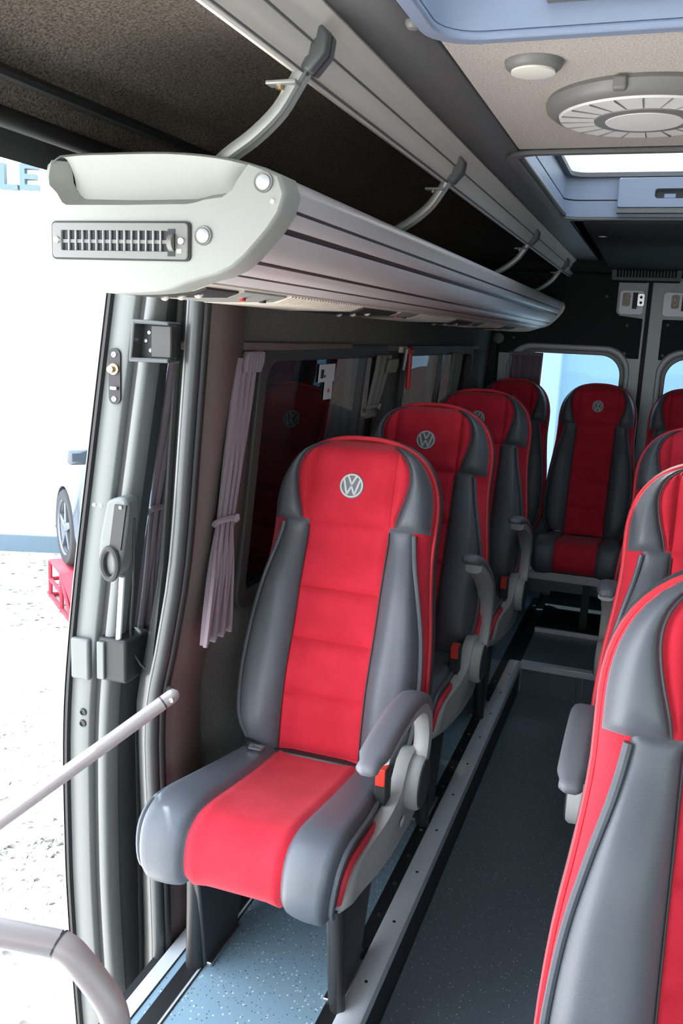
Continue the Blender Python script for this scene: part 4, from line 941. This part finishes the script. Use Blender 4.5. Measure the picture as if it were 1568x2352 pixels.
# ------------------------------------------------------------------ hand rails at the entrance
h1 = thing('handrail', 'slanted pinkish grey hand rail tube crossing the doorway', 'handrail', (0, 0, 0))
P0 = Vector((-0.925, 1.60, 0.752)); P1 = Vector((-1.149, 1.297, 0.554)); dv = (P0 - P1)
MB().tube([P1 - dv * 0.9, P1, P0 - dv.normalized() * 0.035], 0.0155, 18).build('tube', 'handrail', h1)
MB().tube([P0 - dv.normalized() * 0.036, P0 - dv.normalized() * 0.032], 0.0158, 18).build('joint_ring', 'seal_rubber', h1)
MB().tube([P0 - dv.normalized() * 0.033, P0 - dv.normalized() * 0.012, P0, P0 + dv.normalized() * 0.006], [0.0155, 0.0155, 0.013, 0.006], 18).build('end_plug', 'handrail', h1)
MB().lathe([(0.006, 0), (0.005, -0.004), (0.003, -0.0045), (0.0028, -0.002), (0, -0.002)], tuple(P0 - dv.normalized() * 0.012 + Vector((0.010, -0.0135, 0.0))), 'y', 14).build('screw', 'steel', h1)
MB().tube([P0 + Vector((-0.004, 0.008, -0.004)), P0 + Vector((-0.10, 0.14, -0.06))], 0.009, 10).build('wall_foot', 'dark_metal', h1)
h2 = thing('handrail', 'near cream grey hand rail bending down at the lower left', 'handrail', (0, 0, 0))
q = spline([(-0.60, 0.769, 0.816), (-0.585, 0.770, 0.810), (-0.565, 0.772, 0.790), (-0.545, 0.775, 0.765), (-0.532, 0.776, 0.745), (-0.527, 0.776, 0.725), (-0.526, 0.776, 0.70)], 4)
MB().tube(q, 0.0175, 20).build('elbow', 'handrail', h2)
MB().tube([(-0.526, 0.776, 0.70), (-0.526, 0.776, 0.0)], 0.0168, 20).build('post', 'handrail', h2)
MB().tube([(-0.95, 0.69, 0.838), (-0.667, 0.748, 0.826), (-0.60, 0.769, 0.816)], 0.0168, 20).build('top_tube', 'handrail', h2)
for a_, b_ in ((q[0], q[1]), (q[-2], q[-1])):
    a_, b_ = Vector(a_), Vector(b_); dd = (b_ - a_).normalized()
    c0 = a_ if a_.z > 0.78 else b_
    MB().tube([c0 - dd * 0.0012, c0 + dd * 0.0012], 0.0179, 20).build('joint_ring', 'seal_rubber', h2)
MB().lathe([(0.04, 0), (0.04, 0.006), (0.02, 0.01)], (-0.526, 0.776, 0.0), n=24).build('foot_flange', 'handrail', h2)

# ------------------------------------------------------------------ outside
GZ = -0.80
gr = B((-40, -25, GZ - 0.3), (30, 45, GZ)).build('ground', 'gravel')
tag(gr, 'sunlit pale gravel yard outside the open door', 'ground', kind='structure')
st_ = MB()
for k in range(2600):
    d = 2.6 + 3.6 * random.random() ** 1.2; an = math.radians(random.uniform(118, 142)); x, y = d * 1.25 * math.cos(an), d * 1.25 * math.sin(an)
    if math.hypot(x + 4.3, y - 5.6) < 1.3: continue
    r = random.uniform(0.012, 0.032); ph = random.random() * 6
    v = [(x + r * math.cos(ph + i * 2.094), y + r * math.sin(ph + i * 2.094), GZ - 0.004) for i in range(3)] + [(x + r * 0.6 * math.cos(ph + 1 + i * 2.094), y + r * 0.6 * math.sin(ph + 1 + i * 2.094), GZ + r * 0.55) for i in range(3)]
    st_.add(v, [(3, 4, 5), (0, 1, 4, 3), (1, 2, 5, 4), (2, 0, 3, 5)])
tag(st_.build('gravel_stones', 'gravel_stone', smooth=0), 'loose pale stones scattered on the yard', 'gravel', kind='stuff')
# building: a facade running along (dx, dy)
bo_ = empty('building', (-6.15, 7.10, GZ)); bo_.rotation_euler.z = math.atan2(0.15, 0.42)
tag(bo_, 'white rendered building with raised letters beyond the yard', 'building')
B((-12, 0, 0), (3.2, 6, 4.5)).build('wall', 'render_white', bo_)
B((-12, -0.04, 0), (3.2, 0.0, 0.17)).build('plinth', 'plinth_blue', bo_)
B((-0.62, -0.015, 0.0), (-0.06, 0.0, 2.1)).build('door_panel', 'render_white', bo_)
def letter(kind, x, z, h):
    w = h * 0.72; s = h * 0.2; mb = MB()
    mb.box((x, -0.07, z), (x + s, 0, z + h)); mb.box((x + s, -0.07, z), (x + w, 0, z + s))
    if kind == 'E':
        mb.box((x + s, -0.07, z + h - s), (x + w, 0, z + h)); mb.box((x + s, -0.07, z + h / 2 - s / 2), (x + w * 0.88, 0, z + h / 2 + s / 2))
    return mb.build('letter', 'letter_blue', bo_)
letter('L', 0.125, 3.52, 0.235); letter('E', 0.315, 3.525, 0.235)

def make_car():
    c = empty('parked_car')
    # side profile (length along +y from the nose at -0.75), width along x from 0 (near side) to 1.72
    prof = [(-0.72, 0.22), (-0.76, 0.42), (-0.72, 0.60), (-0.60, 0.72), (-0.2, 0.86), (0.45, 0.97), (0.95, 1.36), (1.3, 1.48), (2.1, 1.47), (2.6, 1.30), (2.85, 1.0), (2.95, 0.7), (2.95, 0.30), (2.80, 0.20)]
    prof = spline(prof, 3)
    def arch(cy): return [(cy + 0.345 * math.cos(a), 0.30 + 0.345 * math.sin(a)) for a in [PI * k / 12 for k in range(13)]]
    bottom = [(2.62, 0.20)] + arch(2.25) + [(1.88, 0.18), (0.40, 0.18)] + arch(0.0) + [(-0.38, 0.20)]
    pts = prof + bottom; n = len(pts)
    def xin(z): return 0.03 + (0.0 if z < 0.62 else 0.22 * (z - 0.62) ** 1.3) + 0.10 * max(0, 0.35 - z)
    rows = []
    for k, ex in ((0.0, 1), (0.0, 0), (1.0, 0), (1.0, 1)):
        row = []
        for (y, z) in pts:
            i = xin(z); off = i + (0.05 if ex else 0.0)
            if ex: yy, z2 = 1.1 + (y - 1.1) * 0.985, 0.6 + (z - 0.6) * 0.975 if z > 0.6 else z
            else: yy, z2 = y, z
            row.append((off if k == 0 else 1.72 - off, y if not ex else y, z if ex else z2))
        rows.append(row)
    # two shells: side faces (slightly inset rim) and the wrap between
    V = []; F = []
    sideL = [(xin(z) + 0.0, y, z) for y, z in pts]; sideR = [(1.72 - xin(z), y, z) for y, z in pts]
    rimL = [(xin(z) + 0.07, y * 1.0 + (0.02 if y < 0 else -0.02), z + (0.015 if z > 0.6 else 0)) for y, z in pts]; rimR = [(1.72 - xin(z) - 0.07, y + (0.02 if y < 0 else -0.02), z + (0.015 if z > 0.6 else 0)) for y, z in pts]
    V = sideL + rimL + rimR + sideR
    for r in range(3):
        for i in range(n): F.append((r*n + i, r*n + (i+1) % n, (r+1)*n + (i+1) % n, (r+1)*n + i))
    F += [tuple(range(n))[::-1], tuple(range(3*n, 4*n))]
    b = MB().add(V, F).build('body', 'car_paint', c, smooth=35); b.modifiers.new('tri', 'TRIANGULATE')
    for s, xx in ((-1, 0.0), (1, 1.72)):
        def gx(z): return xin(z) - 0.004 if s < 0 else 1.72 - xin(z) + 0.004
        for poly in ([(0.72, 0.98), (1.08, 1.36), (1.50, 1.40), (1.50, 0.96)], [(1.56, 0.96), (1.56, 1.40), (2.15, 1.38), (2.50, 1.02)]):
            MB().add([(gx(z), y, z) for y, z in poly], [(0, 1, 2, 3)]).build('side_window', 'car_glass', c, solid=0.006)
    B((-0.10, 0.62, 0.94), (0.06, 0.78, 1.06)).build('wing_mirror', 'car_paint', c, bevel=0.03)
    MB().add([(0.30, 0.50, 0.995), (1.42, 0.50, 0.995), (1.34, 0.93, 1.352), (0.38, 0.93, 1.352)], [(0, 1, 2, 3)]).build('windscreen', 'car_glass', c, solid=0.01)
    MB().prism(rrect(0.30, 0.60, 0.34, 0.13, 0.05), -0.775, -0.70).build('headlamp', 'clear_glass', c)
    MB().prism(rrect(1.42, 0.60, 0.34, 0.13, 0.05), -0.775, -0.70).build('headlamp', 'clear_glass', c)
    for cy in (0.0, 2.25):
        for s, xx in ((1, 0.02), (-1, 1.70)):
            w = MB().lathe([(0.215, 0.02 * s), (0.235, 0.0), (0.30, 0.0), (0.318, 0.02 * s), (0.32, 0.05 * s), (0.32, 0.16 * s), (0.30, 0.19 * s), (0.2, 0.19 * s)], (xx, cy, 0.30), 'x', 36).build('tyre', 'tyre', c)
            MB().lathe([(0.232, 0.0), (0.222, 0.012 * s), (0.205, 0.05 * s), (0.205, 0.14 * s)], (xx, cy, 0.30), 'x', 36).build('rim', 'rim', w)
            MB().lathe([(0.21, 0.11 * s), (0.0, 0.11 * s)], (xx, cy, 0.30), 'x', 24).build('brake_disc', 'dark_metal', w)
            MB().lathe([(0.0, 0.012 * s), (0.035, 0.012 * s), (0.05, 0.03 * s), (0.05, 0.08 * s)], (xx, cy, 0.30), 'x', 20).build('hub_cap', 'rim', w)
            for k in range(5):
                a = 2 * PI * k / 5 + 0.3
                ca, sa = math.cos(a), math.sin(a)
                MB().prism([(0.04, -0.034), (0.21, -0.020), (0.21, 0.020), (0.04, 0.034)], 0.014, 0.04, 'xy').map(lambda x, y, z: (xx + s * z, cy + x * ca - y * sa, 0.30 + x * sa + y * ca)).build('spoke', 'rim', w)
    def flip(o):
        for k in o.children: flip(k)
        if o.type == 'MESH' and not o.get('done'):
            o.data.transform(Matrix.Diagonal((1, -1, 1, 1))); o.data.flip_normals()
    flip(c)
    return c
car = make_car()
car.location = (-4.52, 5.93, -0.443); car.rotation_euler.z = math.radians(49)
tag(car, 'pale blue car with its front wheel up on a red ramp', 'car')
car2 = copy_tree(car); car2.location = (1.5, 11.0, GZ - 0.0); car2.rotation_euler = (0, 0, math.radians(75))
car2['label'] = 'pale car parked behind the van, seen through the left rear window'
# ramp
rp_ = thing('car_ramp', 'red tubular car ramp under the front wheel', 'ramp', (-4.52, 5.93, GZ)); rp_.rotation_euler.z = math.radians(49)
def bar3(name, a, b, r=0.018): a, b = (a[0], -a[1], a[2]), (b[0], -b[1], b[2]); MB().tube([a, b], r, 8).build(name, 'ramp_red', rp_)
MB().add([(-0.06, -0.22, 0.325), (0.24, -0.22, 0.325), (0.24, 0.24, 0.325), (-0.06, 0.24, 0.325), (-0.06, 0.98, 0.02), (0.24, 0.98, 0.02)], [(0, 1, 2, 3), (3, 2, 5, 4)]).map(lambda x, y, z: (x, -y, z)).build('deck', 'ramp_red', rp_, solid=0.02)
for x in (-0.05, 0.23):
    bar3('upright', (x, -0.22, 0.0), (x, -0.22, 0.32)); bar3('upright', (x, 0.22, 0.0), (x, 0.22, 0.32))
    bar3('base_bar', (x, -0.30, 0.018), (x, 0.98, 0.018)); bar3('brace', (x, -0.22, 0.16), (x, 0.22, 0.16)); bar3('brace', (x, 0.22, 0.30), (x, 0.6, 0.02))
bar3('cross_bar', (-0.05, -0.22, 0.16), (0.23, -0.22, 0.16)); bar3('cross_bar', (-0.05, -0.22, 0.02), (0.23, -0.22, 0.02))
# pale hall behind the van, seen through the rear windows
bh = thing('building', 'pale blue grey hall behind the van, seen through the rear windows', 'building', (0, 16, GZ))
B((-1.6, 0, 0), (14, 6, 5)).build('wall', 'hall_blue', bh)
B((-1.9, -0.3, 0), (-1.6, 6.0, 5.2)).build('corner_pier', 'render_white', bh)
